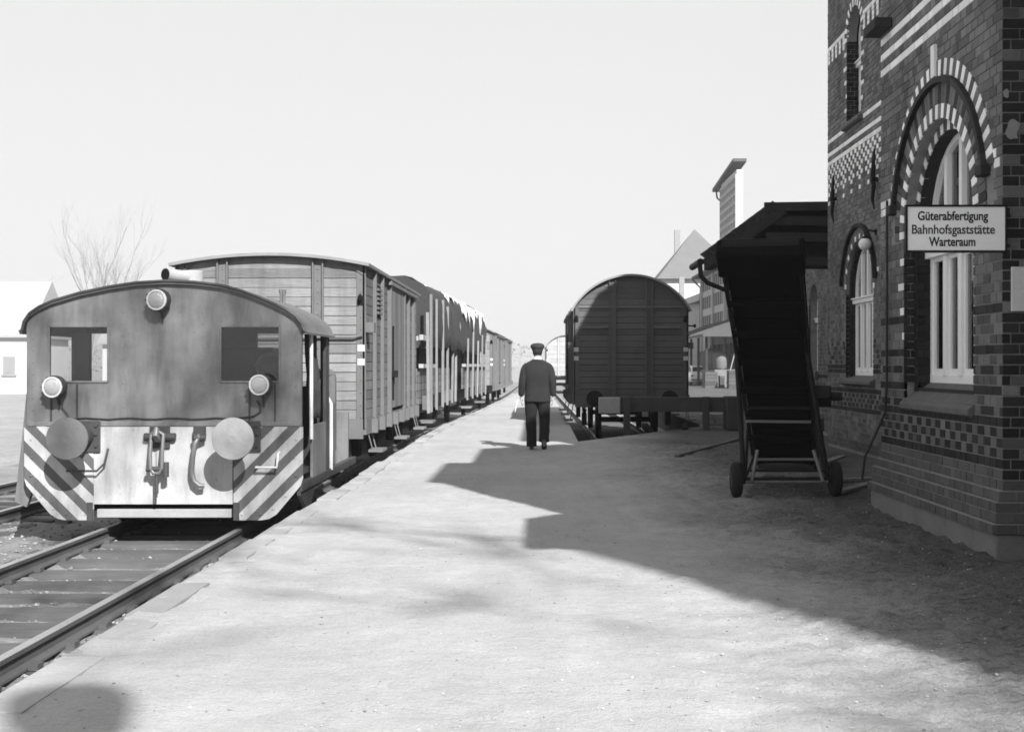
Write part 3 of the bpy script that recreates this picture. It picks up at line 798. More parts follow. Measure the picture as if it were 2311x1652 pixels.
# notice board on the near face
nb = thing('notice_board', (3.6, 9.08, 1.9), 'pale weathered notice board on the dark corner face of the station', 'notice board')
B().box(3.455, 4.05, Y0-.030, Y0-.006, 1.80, 2.125).build('board', 'paper', nb, bevel=.004)
# globe lamp
gl = thing('wall_lamp', (5.0, 18.75, 3.35), 'small round white globe lamp on the brick wall beside far arched window', 'lamp')
sph = B(); sph.lathe((4.92, 18.75, 3.24), [(.095*-math.cos(t), .095*math.sin(t)) for t in [k*math.pi/10 for k in range(11)]], (0,0,1), 18)
sph.build('globe', 'white_paint', gl, smooth=60)
B().tube([(XM, 18.7, 3.42), (4.98, 18.72, 3.45), (4.92, 18.75, 3.40), (4.92, 18.75, 3.33)], .014, 6).cyl((XM-.02, 18.7, 3.42), (XM+.01, 18.7, 3.42), .05, n=10).cyl((4.92,18.75,3.32), (4.92,18.75,3.36), .05, .03, n=10).build('bracket', 'black_iron', gl, smooth=40)
# cable pipe running down the bay's far end
pipe = B().tube([(XB-.03, 12.02, 3.0), (XB-.03, 12.02, 2.0), (XB-.03, 12.03, 1.25), (XB-.04, 12.06, .95), (XB-.12, 12.12, .72), (XB-.20, 12.2, .5), (XB-.22, 12.22, .28)], .013, 6)
tag(pipe.build('cable_pipe', 'dark_wood', None, smooth=60), 'thin dark conduit running down the brick pilaster and bending out', 'pipe')
# loose boards on the ground by the wall
for k, (x0, y0, x1, y1, lb) in enumerate(((3.25, 13.5, 3.95, 14.6, 'short loose board on the dirt nearest the brick plinth'), (3.6, 16.6, 4.4, 18.0, 'longer loose board on the dirt beside the far wall'), (3.35, 14.9, 4.2, 15.1, 'crossways loose board on the dirt behind the conveyor wheel'))):
    o = B().bar((x0, y0, .03), (x1, y1, .035 + .06*(k == 1)), .11, .028).build('loose_board', 'plank_grey'); tag(o, lb, 'board', 'loose boards by the station wall')

# ================================================================== goods shed with canopy beyond the station block
shed = thing('goods_shed', (4.5, 24, 0), 'low goods shed with dark overhanging canopy roof attached behind the station block', 'building')
SX = 5.75
mb = B(); sops = [(26.0, .42, 1.3, 2.7), (27.75, .42, 1.3, 2.7), (30.2, .5, 1.3, 2.7)]; SY1 = 33.0
wall_back(mb, SX, 21.9, SY1, 0, 4.2, sops, .2); mb.build('wall', 'mortar', shed, fix=False)
bricks.clear(); lay('x', SX-.008, 24.6, 29.4, .08, 3.9, lambda k, i, y, z, h: 'brick_dark' if (abs(z-.9) < .04 or abs(z-1.2) < .04) else 'brick', sops)
sb_ = {'brick': B(), 'brick_dark': B()}
for x0, x1, y0, y1, z0, z1, m_, f_ in bricks: sb_[m_].box(x0, x1, y0, y1, z0, z1)
for k_, b_ in sb_.items(): b_.build('brickwork', k_, shed, kind='stuff', fix=False)
for (yc, hw, sl, spz) in sops:
    arched_window(shed, SX+.17, yc, hw+.01, sl, spz, 2.35, nm=1)
    B().box(SX-.08, SX+.2, yc-hw-.08, yc+hw+.08, sl-.14, sl-.02).build('window_sill', 'stone_sill', shed)
B().box(SX+.5, 11, 21.9, SY1, 0, 4.2).build('inner_wall', 'dark_wood', shed)
CY0, CY1 = 22.35, 23.5
# roof slab: flat part by the wall, steep tiled skirt towards the platform
B().prism([(6.4, 4.36), (4.22, 4.30), (4.22, 4.20), (6.4, 4.24)], 'y', CY0, CY1).prism([(5.3, 4.22), (5.3, 4.34), (8.5, 5.4), (11.3, 4.34), (11.3, 4.22)], 'y', CY1+.002, SY1+.3).build('roof_deck', 'dark_wood', shed)
B().prism([(4.30, 4.27), (2.93, 3.30), (2.93, 3.22), (4.30, 4.18)], 'y', CY0, CY1).build('roof_skirt', 'dark_wood', shed)
# tiles along the near verge, each a part
for k in range(9):
    t0 = k/9; x = 4.25 + (2.95-4.25)*t0; z = 4.30 + (3.34-4.30)*t0
    B().bar((x+.02, CY0-.03, z+.005), (x+.02, CY0+1.05, z+.005), .19, .025, up=(.58, 0, .81)).build('roof_tile', 'roof_tile', shed)
B().bar((6.3, CY0-.02, 4.29), (4.05, CY0-.02, 4.26), .05, .16).build('verge_board', 'dark_wood', shed)
B().bar((4.4, CY0-.015, 4.19), (2.98, CY0-.015, 3.21), .045, .15, up=(.58,0,.81)).build('verge_board', 'dark_wood', shed)
B().prism([(5.75, 4.25), (5.75, 3.35), (3.3, 3.35), (4.3, 4.2)], 'y', 23.30, 23.36).build('gable_boarding', 'dark_wood', shed)
for z, xa in ((4.02, 3.95), (3.72, 4.1)):
    B().bar((xa, CY0+.1, z), (SX, CY0+.1, z), .16, .17).build('tie_beam', 'dark_wood', shed, bevel=.01)
for yy in (22.6, 23.3):
    B().bar((3.25, yy, 3.40), (4.5, yy, 4.22), .12, .16).bar((3.35, yy, 3.30), (SX, yy, 3.30), .12, .16).build('rafter', 'dark_wood', shed)
B().bar((3.2, CY0, 3.30), (3.2, CY1, 3.30), .16, .18).build('purlin', 'dark_wood', shed)
B().tube([(2.90, CY0-.05, 3.27), (2.90, CY1, 3.27)], .065, 8).build('gutter', 'black_iron', shed, smooth=50)
B().tube([(2.90, CY0+.05, 3.22), (2.92, CY0+.06, 3.02), (3.04, CY0+.07, 2.90), (3.50, CY0+.1, 2.72), (3.78, CY0+.1, 2.56), (3.82, CY0+.1, 2.3), (3.82, CY0+.1, .05)], .045, 8).build('downpipe', 'black_iron', shed, smooth=50)
# dark strip painting the shadow line of the ramp edge by the shed
b = B().bar((2.10, 19.0, .015), (4.5, 25.3, .02), .06, .05).build('ramp_edge_shadow', 'stone_sill'); tag(b, 'dark strip painting the ramp edge shadow slanting across the dirt towards goods shed', 'edging')

# ================================================================== belt conveyor in the shade
cv = thing('belt_conveyor', (2.68, 13.4, 0), 'tall black portable belt conveyor parked upright on two small wheels', 'conveyor')
Bp, Tp = Vector((3.10, 15.6, .14)), Vector((2.15, 12.05, 2.50)); dv = (Tp-Bp).normalized()      # tail on the ground, head raised towards the viewer
xv = Vector((-dv.y, dv.x, 0)).normalized(); nv = dv.cross(xv)
if nv.z > 0: nv = -nv                                                                          # n > 0: the underside, which faces the viewer
def at(u, s, n): return Bp + dv*s + xv*u + nv*n
LEN = (Tp-Bp).length
b = B(); rings = []
for s in [LEN*k/14 for k in range(15)]:
    rings.append([at(-.345, s, .03), at(-.18, s, .015), at(0, s, .01), at(.18, s, .015), at(.345, s, .03), at(.345, s, -.06), at(0, s, -.09), at(-.345, s, -.06)])
b.loft(rings); b.build('belt', 'conveyor_belt', cv, smooth=40)
for k in range(11):
    s = LEN*(k+.6)/11.5
    B().bar(at(-.33, s, .028), at(.33, s, .028), .03, .012, up=nv).build('belt_cleat', 'conveyor_belt', cv)
for sg in (-1, 1):
    u = sg*.375
    B().bar(at(u, .02, .05), at(u, LEN-.02, .05), .035, .06, up=nv).bar(at(u, .05, -.16), at(u, LEN-.1, -.16), .035, .04, up=nv).build('side_rail', 'black_iron', cv)
    b = B(); n = 12
    for k in range(n):
        s0, s1 = .1+(LEN-.3)*k/n, .1+(LEN-.3)*(k+1)/n
        b.bar(at(u, s0, .03 if k % 2 else -.15), at(u, s1, -.15 if k % 2 else .03), .015, .015)
    b.build('lattice', 'steel_worn', cv)
B().cyl(at(-.34, .04, -.02), at(.34, .04, -.02), .075, n=16).build('tail_roller', 'steel_worn', cv, smooth=40)
B().cyl(at(-.37, LEN+.02, -.03), at(.37, LEN+.02, -.03), .10, n=16).build('head_roller', 'rubber', cv, smooth=40)
B().bar(at(-.42, LEN-.06, .02), at(.42, LEN-.06, .02), .34, .22, up=nv).build('head_cover', 'conveyor_belt', cv, bevel=.02)
m_ = at(.52, LEN*.40, .03)
B().bar(at(.40, LEN*.40, .03), at(.60, LEN*.40, .03), .2, .18, up=nv).cyl(at(.55, LEN*.40, .03), at(.72, LEN*.40, .03), .05, n=12).build('motor', 'black_iron', cv, bevel=.015)
for k in range(7):
    B().cyl(at(-.37, LEN*(k+.8)/8, .14), at(.37, LEN*(k+.8)/8, .14), .035, n=10).build('return_roller', 'conveyor_belt', cv, smooth=40)
AX = Vector((2.64, 13.28, .19))
b = B().cyl((2.12, 13.28, .19), (3.14, 13.28, .19), .022, n=10); b.build('axle', 'black_iron', cv, smooth=40)
for sg, yy in ((-1, 13.22), (1, 13.34)):
    x = 2.64 + sg*.54
    w = B().lathe((x-.05, yy, .19), [(0, .10), (.0, .155), (.012, .182), (.035, .19), (.065, .19), (.088, .182), (.10, .155), (.10, .10)], (1,0,0), 26).build('wheel', 'rubber', cv, smooth=35)
    B().lathe((x-.056, yy, .19), [(0, .02), (0, .095), (.112, .095), (.112, .02)], (1,0,0), 18).build('rim', 'black_iron', w, smooth=35)
    b = B().tube([(x - sg*.09, 13.28, .16), at(sg*.375, LEN*.28, .08)], .028, 8).tube([(x - sg*.09, 13.28, .19), at(sg*.375, LEN*.62, .06)], .028, 8); b.build('leg', 'black_iron', cv, smooth=50)
    B().tube([(x - sg*.09, 13.30, .16), at(sg*.375, LEN*.08, .06)], .022, 8).build('strut', 'black_iron', cv, smooth=50)
    B().tube([(x - sg*.16, 13.20, .17), (x - sg*.24, 13.30, .50)], .020, 8).build('stay', 'steel_worn', cv, smooth=50)
for z, xa, xb, m_ in ((.165, 2.20, 3.08, 'steel_worn'), (.40, 2.32, 2.98, 'steel_worn'), (.285, 2.25, 3.05, 'black_iron')):
    B().tube([(xa, 13.20+z*.18, z), (xb, 13.20+z*.18, z)], .016, 8).build('cross_bar', m_, cv, smooth=50)
for s, m_ in ((LEN*.33, 'steel_worn'), (LEN*.40, 'black_iron')):
    B().bar(at(-.37, s, .19), at(.37, s, .19), .03, .03).build('cross_bar', m_, cv)

# platform truck half hidden behind the conveyor
ct = thing('platform_truck', (3.95, 18.7, 0), 'low wooden luggage truck with sloping top standing behind the conveyor by the wall', 'cart')
B().box(3.72, 4.20, 18.3, 20.2, .62, .70).build('deck', 'plank_grey', ct, bevel=.01)
B().box(3.72, 4.20, 18.28, 18.34, .44, .62).build('front_board', 'dark_wood', ct)
for x in (3.79, 4.13):
    for yy in (18.5, 19.9): B().bar((x, yy, .62), (x, yy, .03), .07, .07).build('leg', 'dark_wood', ct)
for yy in (18.95, 19.6):
    B().lathe((3.77, yy, .17), [(0,.03),(0,.17),(.06,.17),(.06,.03)], (1,0,0), 18).build('wheel', 'black_iron', ct)

# ================================================================== the small shunting locomotive
LX, LY = -4.11, 13.60
lo = thing('shunting_locomotive', (LX, LY, RAIL), 'small shunting locomotive with three round headlights and striped front', 'locomotive')
prof = [(-1.52,1.78),(-1.50,1.87),(-1.44,1.96),(-1.34,2.03),(-1.20,2.095),(-.90,2.185),(-.59,2.25),(-.30,2.295),(.02,2.315),(.33,2.303),(.63,2.268),(.84,2.21),(1.04,2.135),(1.20,2.065),(1.33,2.0),(1.43,1.93),(1.49,1.85),(1.51,1.79)]
def roofz(x):
    for (a, za), (b_, zb) in zip(prof[:-1], prof[1:]):
        if a <= x <= b_: return za + (zb-za)*(x-a)/(b_-a)
    return 1.78
# front plate with two window openings, built as strips (real holes)
wl, wr, wz0, wz1 = (-1.265, -.615), (.615, 1.265), 1.225, 1.858
def cab_plate(mb, y0, y1, holes, zb):
    xs = sorted(set([p[0] for p in prof] + [h for hh in holes for h in hh[:2]] + [-1.51, 1.505]))
    xs = [x for x in xs if -1.515 <= x <= 1.506]
    for a, c in zip(xs[:-1], xs[1:]):
        mid = (a+c)/2; spans = [(zb, None)]
        for h in holes:
            if h[0] <= mid <= h[1]: spans = [(zb, h[2]), (h[3], None)]
        for s0, s1 in spans:
            t0, t1 = (roofz(a), roofz(c)) if s1 is None else (s1, s1)
            mb.add([(LX+a,y0,s0),(LX+c,y0,s0),(LX+c,y0,t1),(LX+a,y0,t0),(LX+a,y1,s0),(LX+c,y1,s0),(LX+c,y1,t1),(LX+a,y1,t0)], [(0,1,2,3),(7,6,5,4)])
    for h in holes:
        x0, x1, z0, z1 = LX+h[0], LX+h[1], h[2], h[3]
        mb.add([(x0,y0,z0),(x1,y0,z0),(x1,y0,z1),(x0,y0,z1),(x0,y1,z0),(x1,y1,z0),(x1,y1,z1),(x0,y1,z1)], [(0,1,5,4),(1,2,6,5),(2,3,7,6),(3,0,4,7)])
    mb.add([(LX-1.51,y0,zb),(LX-1.51,y1,zb),(LX-1.51,y1,1.78),(LX-1.51,y0,1.78)], [(0,1,2,3)])
    mb.add([(LX+1.505,y0,zb),(LX+1.505,y1,zb),(LX+1.505,y1,1.78),(LX+1.505,y0,1.78)], [(0,1,2,3)])
mb = B(); cab_plate(mb, LY, LY+.03, [(wl[0], wl[1], wz0, wz1), (wr[0], wr[1], wz0, wz1)], .745)
mb.build('cab_front', 'loco_paint', lo, fix=False)
for (a, c) in (wl, wr):
    f = B(); f.box(LX+a, LX+c, LY-.012, LY+.035, wz1-.035, wz1+.012).box(LX+a-.012, LX+a+.012, LY-.010, LY+.034, wz0, wz1-.035).box(LX+c-.012, LX+c+.012, LY-.010, LY+.034, wz0, wz1-.035).box(LX+a, LX+c, LY-.012, LY+.035, wz0-.012, wz0+.012)
    w = f.build('window_frame', 'loco_paint', lo, bevel=.006)
    B().box(LX+a+.012, LX+c-.012, LY+.012, LY+.016, wz0+.012, wz1-.035).build('pane', 'glass', w)
# rivet rows and welded patch seams
b = B()
for x in [-1.42+.142*k for k in range(21)]: b.lathe((LX+x, LY+.002, .80), [(0,.012),(.006,.010),(.009,.004)], (0,-1,0), 8)
for x in (-.45, .42):
    for k in range(9): b.lathe((LX+x, LY+.002, .95+.13*k), [(0,.010),(.005,.008),(.008,.003)], (0,-1,0), 8)
for x in (-1.44, 1.44):
    for k in range(7): b.lathe((LX+x, LY+.002, .92+.13*k), [(0,.012),(.006,.010),(.009,.004)], (0,-1,0), 8)
b.build('rivets', 'loco_paint', lo, smooth=40, kind='stuff')
B().bar((LX-1.50, LY-.012, .765), (LX+1.50, LY-.012, .765), .028, .05).build('front_ledge', 'loco_paint', lo, bevel=.006)
for x in (-1.24, -.955, .935, 1.215):
    B().box(LX+x-.008, LX+x+.008, LY-.016, LY+.002, .80, 1.20 if abs(x) > 1 or x < 0 else 1.16).build('cover_strip', 'loco_dark', lo)
cb = [(LX+1.02, LY-.02, 1.02), (LX+1.05, LY-.025, .97), (LX+1.06, LY-.02, .90), (LX+.98, LY-.015, .85), (LX+.8, LY-.012, .83)]
for k in range(14): cb.append((LX+.7-.13*k, LY-.012, .825+.008*math.sin(k*1.7)))
B().tube(cb, .009, 6).tube([(LX-1.10, LY-.03, 1.02), (LX-1.12, LY-.02, .95), (LX-1.06, LY-.02, .88), (LX-1.04, LY-.015, .82)], .009, 6).build('lamp_cable', 'loco_dark', lo, smooth=60)
# roof sheet
ro = B(); RY0, RY1 = LY-.05, LY+1.92
outer = [(LX+x*1.012, z+.012) for x, z in prof]; inner = [(LX+x*1.012, z-.018) for x, z in prof]
outer = [(outer[0][0]-.03, outer[0][1]-.02)] + outer + [(outer[-1][0]+.03, outer[-1][1]-.03)]
inner = [(inner[0][0]-.03, inner[0][1]-.015)] + inner + [(inner[-1][0]+.03, inner[-1][1]-.025)]
ro.prism(outer + inner[::-1], 'y', RY0, RY1); ro.build('roof', 'loco_roof', lo, smooth=35)
edge_ = B().tube([(x, RY0+.005, z) for x, z in outer], .020, 6); edge_.build('roof_rim', 'loco_dark', lo, smooth=50)
# roof fittings: exhaust bend and two whistles
B().cyl((LX+.06, LY+.9, 2.29), (LX+.06, LY+.9, 2.51), .125, .12, 18).build('roof_vent', 'wagon_pale', lo, smooth=40, bevel=.01)
vb = B().tube([(LX+.04, LY+.86, 2.43), (LX-.08, LY+.72, 2.44), (LX-.165, LY+.58, 2.445)], .072, 16, caps=False); vb.build('exhaust_pipe', 'wagon_pale', lo, smooth=50)
B().lathe((LX-.160, LY+.588, 2.4445), [(0, .0), (0, .066), (.012, .066), (.012, .0)], (-.52, -.85, 0), 16).build('exhaust_mouth', 'under_black', lo)
for dx in (0, .035): B().lathe((LX+1.03+dx, LY+1.2, 2.14), [(0,.02),(.10,.016),(.13,.026),(.17,.03)], (0,0,1), 10).build('whistle', 'steel_worn', lo, smooth=40)
# headlights
for (x, z) in ((.0-.0, 0), ):
    pass
def headlight(x, z, brace):
    h = B().lathe((LX+x+.03, LY+.0, z-.005), [(0,.05),(.02,.085),(.07,.125),(.11,.128),(.15,.118),(.165,.108)], (-.12,-1,0), 26).build('headlight', 'loco_dark', lo, smooth=40)
    c = Vector((LX+x+.03-.12*.16, LY-.165, z-.005))
    B().lathe(c, [(-.01,.112),(.012,.112),(.014,.096),(.0,.092)], (-.12,-1,0), 26).build('lamp_rim', 'tube_white', h, smooth=40)
    B().lathe(c, [(-.004,.095),(.010,.088),(.022,.060),(.028,.0)], (-.12,-1,0), 26).build('lens', 'lamp_lens', h, smooth=60)
    b = B()
    for k in range(12):
        t = 2*math.pi*k/12; b.box(c.x+.118*math.cos(t)-.008, c.x+.118*math.cos(t)+.008, c.y-.004, c.y+.02, c.z+.118*math.sin(t)-.008, c.z+.118*math.sin(t)+.008)
    b.build('clip', 'loco_dark', h)
    B().bar((LX+x+.03, LY-.06, z-.11), (LX+x+.03, LY-.005, z-.24), .05, .012, up=(1,0,0)).build('lamp_bracket', 'loco_dark', h)
headlight(-.045, 2.12, 1); headlight(-1.175, 1.175, 1); headlight(1.065, 1.20, 1)
# front beam: white middle plate, striped corner plates, guard bar
FB = LY-.028
b = B().prism([(LX-.765, .735), (LX+.755, .735), (LX+.755, -.112), (LX-.765, -.112)], 'y', FB, FB+.024); b.build('front_beam', 'loco_white', lo, bevel=.004)
B().box(LX-.085, LX-.078, FB-.002, FB+.01, -.11, .45).build('beam_seam', 'loco_dark', lo)
def corner_plate(sg, m):
    p = [(sg*.765, .735), (sg*1.525, .735), (sg*1.525, .17), (sg*1.50, .09), (sg*1.24, -.22), (sg*1.16, -.27), (sg*1.07, -.287), (sg*.765, -.287)]
    p = [(LX+x, z) for x, z in p]
    o = B().prism(p, 'y', FB-.006, FB+.022).build('corner_plate', m, lo, bevel=.004)
    b = B()
    for (x, z) in ((1.45, .6), (1.45, .2), (1.44, .4), (1.2, -.16), (1.06, -.22), (.86, -.22), (1.34, -.02)): b.lathe((LX+sg*x, FB-.006, z), [(0,.017),(.008,.014),(.011,.005)], (0,-1,0), 8)
    b.build('bolts', m, o, smooth=40, kind='stuff')
    B().box(LX+sg*.80-.03, LX+sg*.80+.03, FB-.03, FB-.006, -.285, -.09).build('bracket', 'loco_dark', o)
corner_plate(1, 'stripe_right'); corner_plate(-1, 'stripe_left')
B().box(LX-.74, LX+.735, LY+.0, LY+.10, -.262, -.168).build('guard_bar', 'buffer_plate', lo, bevel=.008)
B().box(LX-.76, LX+.75, LY+.12, LY+.16, -.28, -.10).build('beam_back', 'under_black', lo)
# buffers
for sg, m in ((-1, 'buffer_plate_dark'), (1, 'buffer_plate')):
    x = LX + sg*.875
    bb = B().cyl((x, FB-.005, .632), (x, FB-.40, .632), .125, .105, 20).cyl((x, FB-.35, .632), (x, FB-.47, .632), .075, n=18).build('buffer', 'loco_dark', lo, smooth=40)
    B().box(x-.16, x+.19, FB-.03, FB-.006, .46, .80).build('base_plate', 'loco_dark', bb, bevel=.005)
    b = B()
    for dx in (-.12, .15):
        for dz in (-.1, 0.03, .12): b.cyl((x+dx, FB-.03, .632+dz), (x+dx, FB-.05, .632+dz), .02, n=6)
    b.build('bolts', 'loco_dark', bb, kind='stuff')
    B().lathe((x, FB-.46, .632), [(0,.06),(0,.222),(.012,.225),(.024,.220),(.034,.16),(.040,.075),(.044,.055),(.047,.03),(.044,.012),(.044,.0)], (0,-1,0), 40).build('buffer_head', m, bb, smooth=30)
# coupling hook and shackle
ck = B().box(LX-.145, LX+.075, FB-.03, FB-.006, .50, .74).cyl((LX-.2, FB-.03, .625), (LX+.14, FB-.03, .625), .045, n=14).build('coupling', 'loco_dark', lo, bevel=.006)
B().tube([(LX-.03, FB-.03, .60), (LX-.03, FB-.13, .61), (LX-.03, FB-.19, .66), (LX-.03, FB-.16, .72), (LX-.03, FB-.11, .71)], [.035,.04,.038,.03,.02], 10).build('hook', 'steel_worn', ck, smooth=60)
lk = [(LX-.095, FB-.12, .66), (LX-.095, FB-.17, .45), (LX-.095, FB-.16, .30), (LX-.06, FB-.16, .24), (LX-.0, FB-.16, .24), (LX+.035, FB-.16, .30), (LX+.035, FB-.17, .45), (LX+.035, FB-.12, .66), (LX-.03, FB-.14, .70), (LX-.095, FB-.12, .66)]
B().tube(lk, .022, 8).build('shackle', 'steel_worn', ck, smooth=60)
B().cyl((LX-.14, FB-.15, .285), (LX+.09, FB-.15, .285), .03, n=10).cyl((LX+.07, FB-.15, .20), (LX+.07, FB-.15, .36), .035, n=8).cyl((LX-.03, FB-.15, .27), (LX-.03, FB-.15, .02), .022, n=8).cyl((LX-.03, FB-.15, .08), (LX-.03, FB-.15, -.02), .012, n=8).build('screw', 'loco_dark', ck, smooth=40)
# brake hose
hs = B().tube([(LX+.41, FB-.02, .66), (LX+.41, FB-.12, .63), (LX+.385, FB-.15, .56), (LX+.355, FB-.13, .40), (LX+.34, FB-.11, .25), (LX+.36, FB-.10, .15), (LX+.42, FB-.10, .10), (LX+.47, FB-.09, .10)], .028, 10).build('brake_hose', 'steel_worn', lo, smooth=60)
B().box(LX+.35, LX+.47, FB-.10, FB-.006, .60, .74).cyl((LX+.47, FB-.06, .62), (LX+.36, FB-.14, .62), .04, n=10).build('hose_cock', 'loco_dark', hs, bevel=.008)
# shunter's grab steps on the corner plates, hook chain
B().tube([(LX+1.03, FB-.02, .30), (LX+1.03, FB-.10, .30), (LX+1.26, FB-.10, .30), (LX+1.27, FB-.09, .44), (LX+1.27, FB-.02, .46)], .014, 8).build('grab_rail', 'tube_white', lo, smooth=60)
B().tube([(LX-1.03, FB-.02, .26), (LX-1.03, FB-.09, .26), (LX-.70, FB-.09, .26), (LX-.62, FB-.08, .34), (LX-.60, FB-.02, .50)], .012, 8).build('grab_rail', 'loco_dark', lo, smooth=60)
# cab sides, rear wall, interior
sr = LX+1.50; sl = LX-1.50
B().box(sr-.03, sr, LY+.03, LY+.09, .10, 1.80).build('cab_pillar', 'loco_dark', lo)
B().box(sr-.04, sr, LY+1.60, LY+1.78, .10, 1.84).build('cab_pillar', 'loco_dark', lo)
B().box(sr-.035, sr-.002, LY+.72, LY+1.60, .10, .72).build('cab_side_panel', 'loco_paint', lo, bevel=.005)
B().box(sr-.06, sr+.01, LY+.02, LY+4.0, .02, .12).build('side_sill', 'loco_dark', lo, bevel=.005)
B().prism([(LY+.02, .02), (LY+.02, -.02), (LY+.5, -.25), (LY+.6, -.25), (LY+.9, .02)], 'x', sr-.05, sr-.01).build('step_plate', 'loco_dark', lo)
B().cyl((sr-.01, LY+.66, .56), (sr-.01, LY+.66, 1.80), .022, n=10).build('door_pole', 'tube_white', lo, smooth=40)
cvs = B(); rings = []
for k in range(9):
    z = 1.77 - k*.125; w = .55 + .05*k
    rings.append([(sr-.10 + .035*math.sin(j*2.1 + k*.35) + .02*(k/8), LY+.85 + w*j/10*.9, z) for j in range(11)])
cvs.loft(rings, closed=False, caps=False)
cn = cvs.build('door_curtain', 'canvas', lo, smooth=60); sm = cn.modifiers.new('solid', 'SOLIDIFY'); sm.thickness = .012
# left side: flaring door panel and pillar
B().prism([(sl-.0, 1.72), (sl-.10, .70), (sl-.19, -.10), (sl-.06, -.16), (sl+.03, .10), (sl+.03, 1.72)], 'y', LY+.12, LY+.18).build('side_door', 'loco_paint', lo)
B().box(sl, sl+.05, LY+1.28, LY+1.75, .10, 1.80).build('cab_pillar', 'loco_dark', lo)
B().box(sl, sl+.035, LY+.5, LY+1.27, .10, .95).build('cab_side_panel', 'loco_dark', lo)
mb = B(); cab_plate(mb, LY+1.76, LY+1.79, [(-1.44, -.45, 1.10, 1.80), (.62, 1.40, 1.15, 1.80)], .10); mb.build('cab_rear', 'loco_dark', lo, fix=False)
B().box(sl+.05, sr-.05, LY+.05, LY+1.74, .18, .24).build('cab_floor', 'loco_dark', lo)
B().box(LX+.30, LX+.95, LY+1.15, LY+1.70, .24, 1.62).build('control_desk', 'loco_dark', lo, bevel=.03)
B().tube([(LX+.98, LY+.35, .8), (LX+1.0, LY+.33, 1.30), (LX+.93, LY+.30, 1.42)], .02, 8).lathe((LX+1.08, LY+.4, 1.38), [(0,.16),(.03,.17),(.03,.14),(0,.13)], (.3,-1,.4), 20).build('control_lever', 'steel_worn', lo, smooth=40)
# hood behind the cab, tank plate and white handrail on the running board
B().prism([(LX-.85, .12), (LX-.85, 1.10), (LX-.7, 1.26), (LX+.7, 1.26), (LX+.85, 1.10), (LX+.85, .12)], 'y', LY+1.79, LY+4.0).build('bonnet', 'loco_paint', lo, bevel=.02)
tk = [(sr-.34, .30), (sr-.34, 1.25)] + [(sr-.19 + .15*math.cos(t), 1.24 + .14*math.sin(t)) for t in [math.pi*(1-k/8) for k in range(9)]] + [(sr-.04, .30)]
B().prism(tk, 'y', LY+2.5, LY+2.62).build('tank_plate', 'wagon_iron', lo, bevel=.01)
B().box(sr-.36, sr-.03, LY+2.05, LY+2.5, .12, .95).build('fuel_tank', 'wagon_iron', lo, bevel=.03)
B().tube([(sr-.20, LY+1.95, 1.03), (sr-.10, LY+1.95, 1.03), (sr-.04, LY+1.95, 1.00), (sr+.0, LY+1.95, .93), (sr+.0, LY+1.95, .10)], .024, 10).build('handrail', 'tube_white', lo, smooth=60)
B().tube([(sr-.30, LY+1.95, .60), (sr-.16, LY+1.95, .60), (sr-.12, LY+1.95, .55), (sr-.12, LY+1.95, .15)], .024, 10).build('handrail', 'loco_dark', lo, smooth=60)
B().box(LX-1.1, LX+1.1, LY+.3, LY+4.0, -.22, .10).build('frame', 'under_black', lo)
B().box(LX-1.46, LX+1.40, LY+3.98, LY+4.06, -.10, .75).build('rear_beam', 'loco_paint', lo)
for y in (LY+.95, LY+3.1):
    for sg in (-1, 1):
        w = B().lathe((LX+sg*.70-.065, y, RAIL+.425), [(0,.1),(0,.43),(.03,.45),(.035,.425),(.13,.42),(.13,.1)], (1,0,0), 28).build('wheel', 'under_black', lo, smooth=35)
    B().cyl((LX-.7, y, RAIL+.425), (LX+.7, y, RAIL+.425), .07, n=10).build('axle', 'under_black', lo)
for sg in (-1, 1):
    x = LX + sg*.875
    bb = B().cyl((x, LY+4.06, .632), (x, LY+4.5, .632), .10, n=16).build('buffer', 'loco_dark', lo, smooth=40)
    B().lathe((x, LY+4.5, .632), [(0,.2),(.03,.21),(.045,.0)], (0,1,0), 24).build('buffer_head', 'buffer_plate_dark', bb, smooth=30)

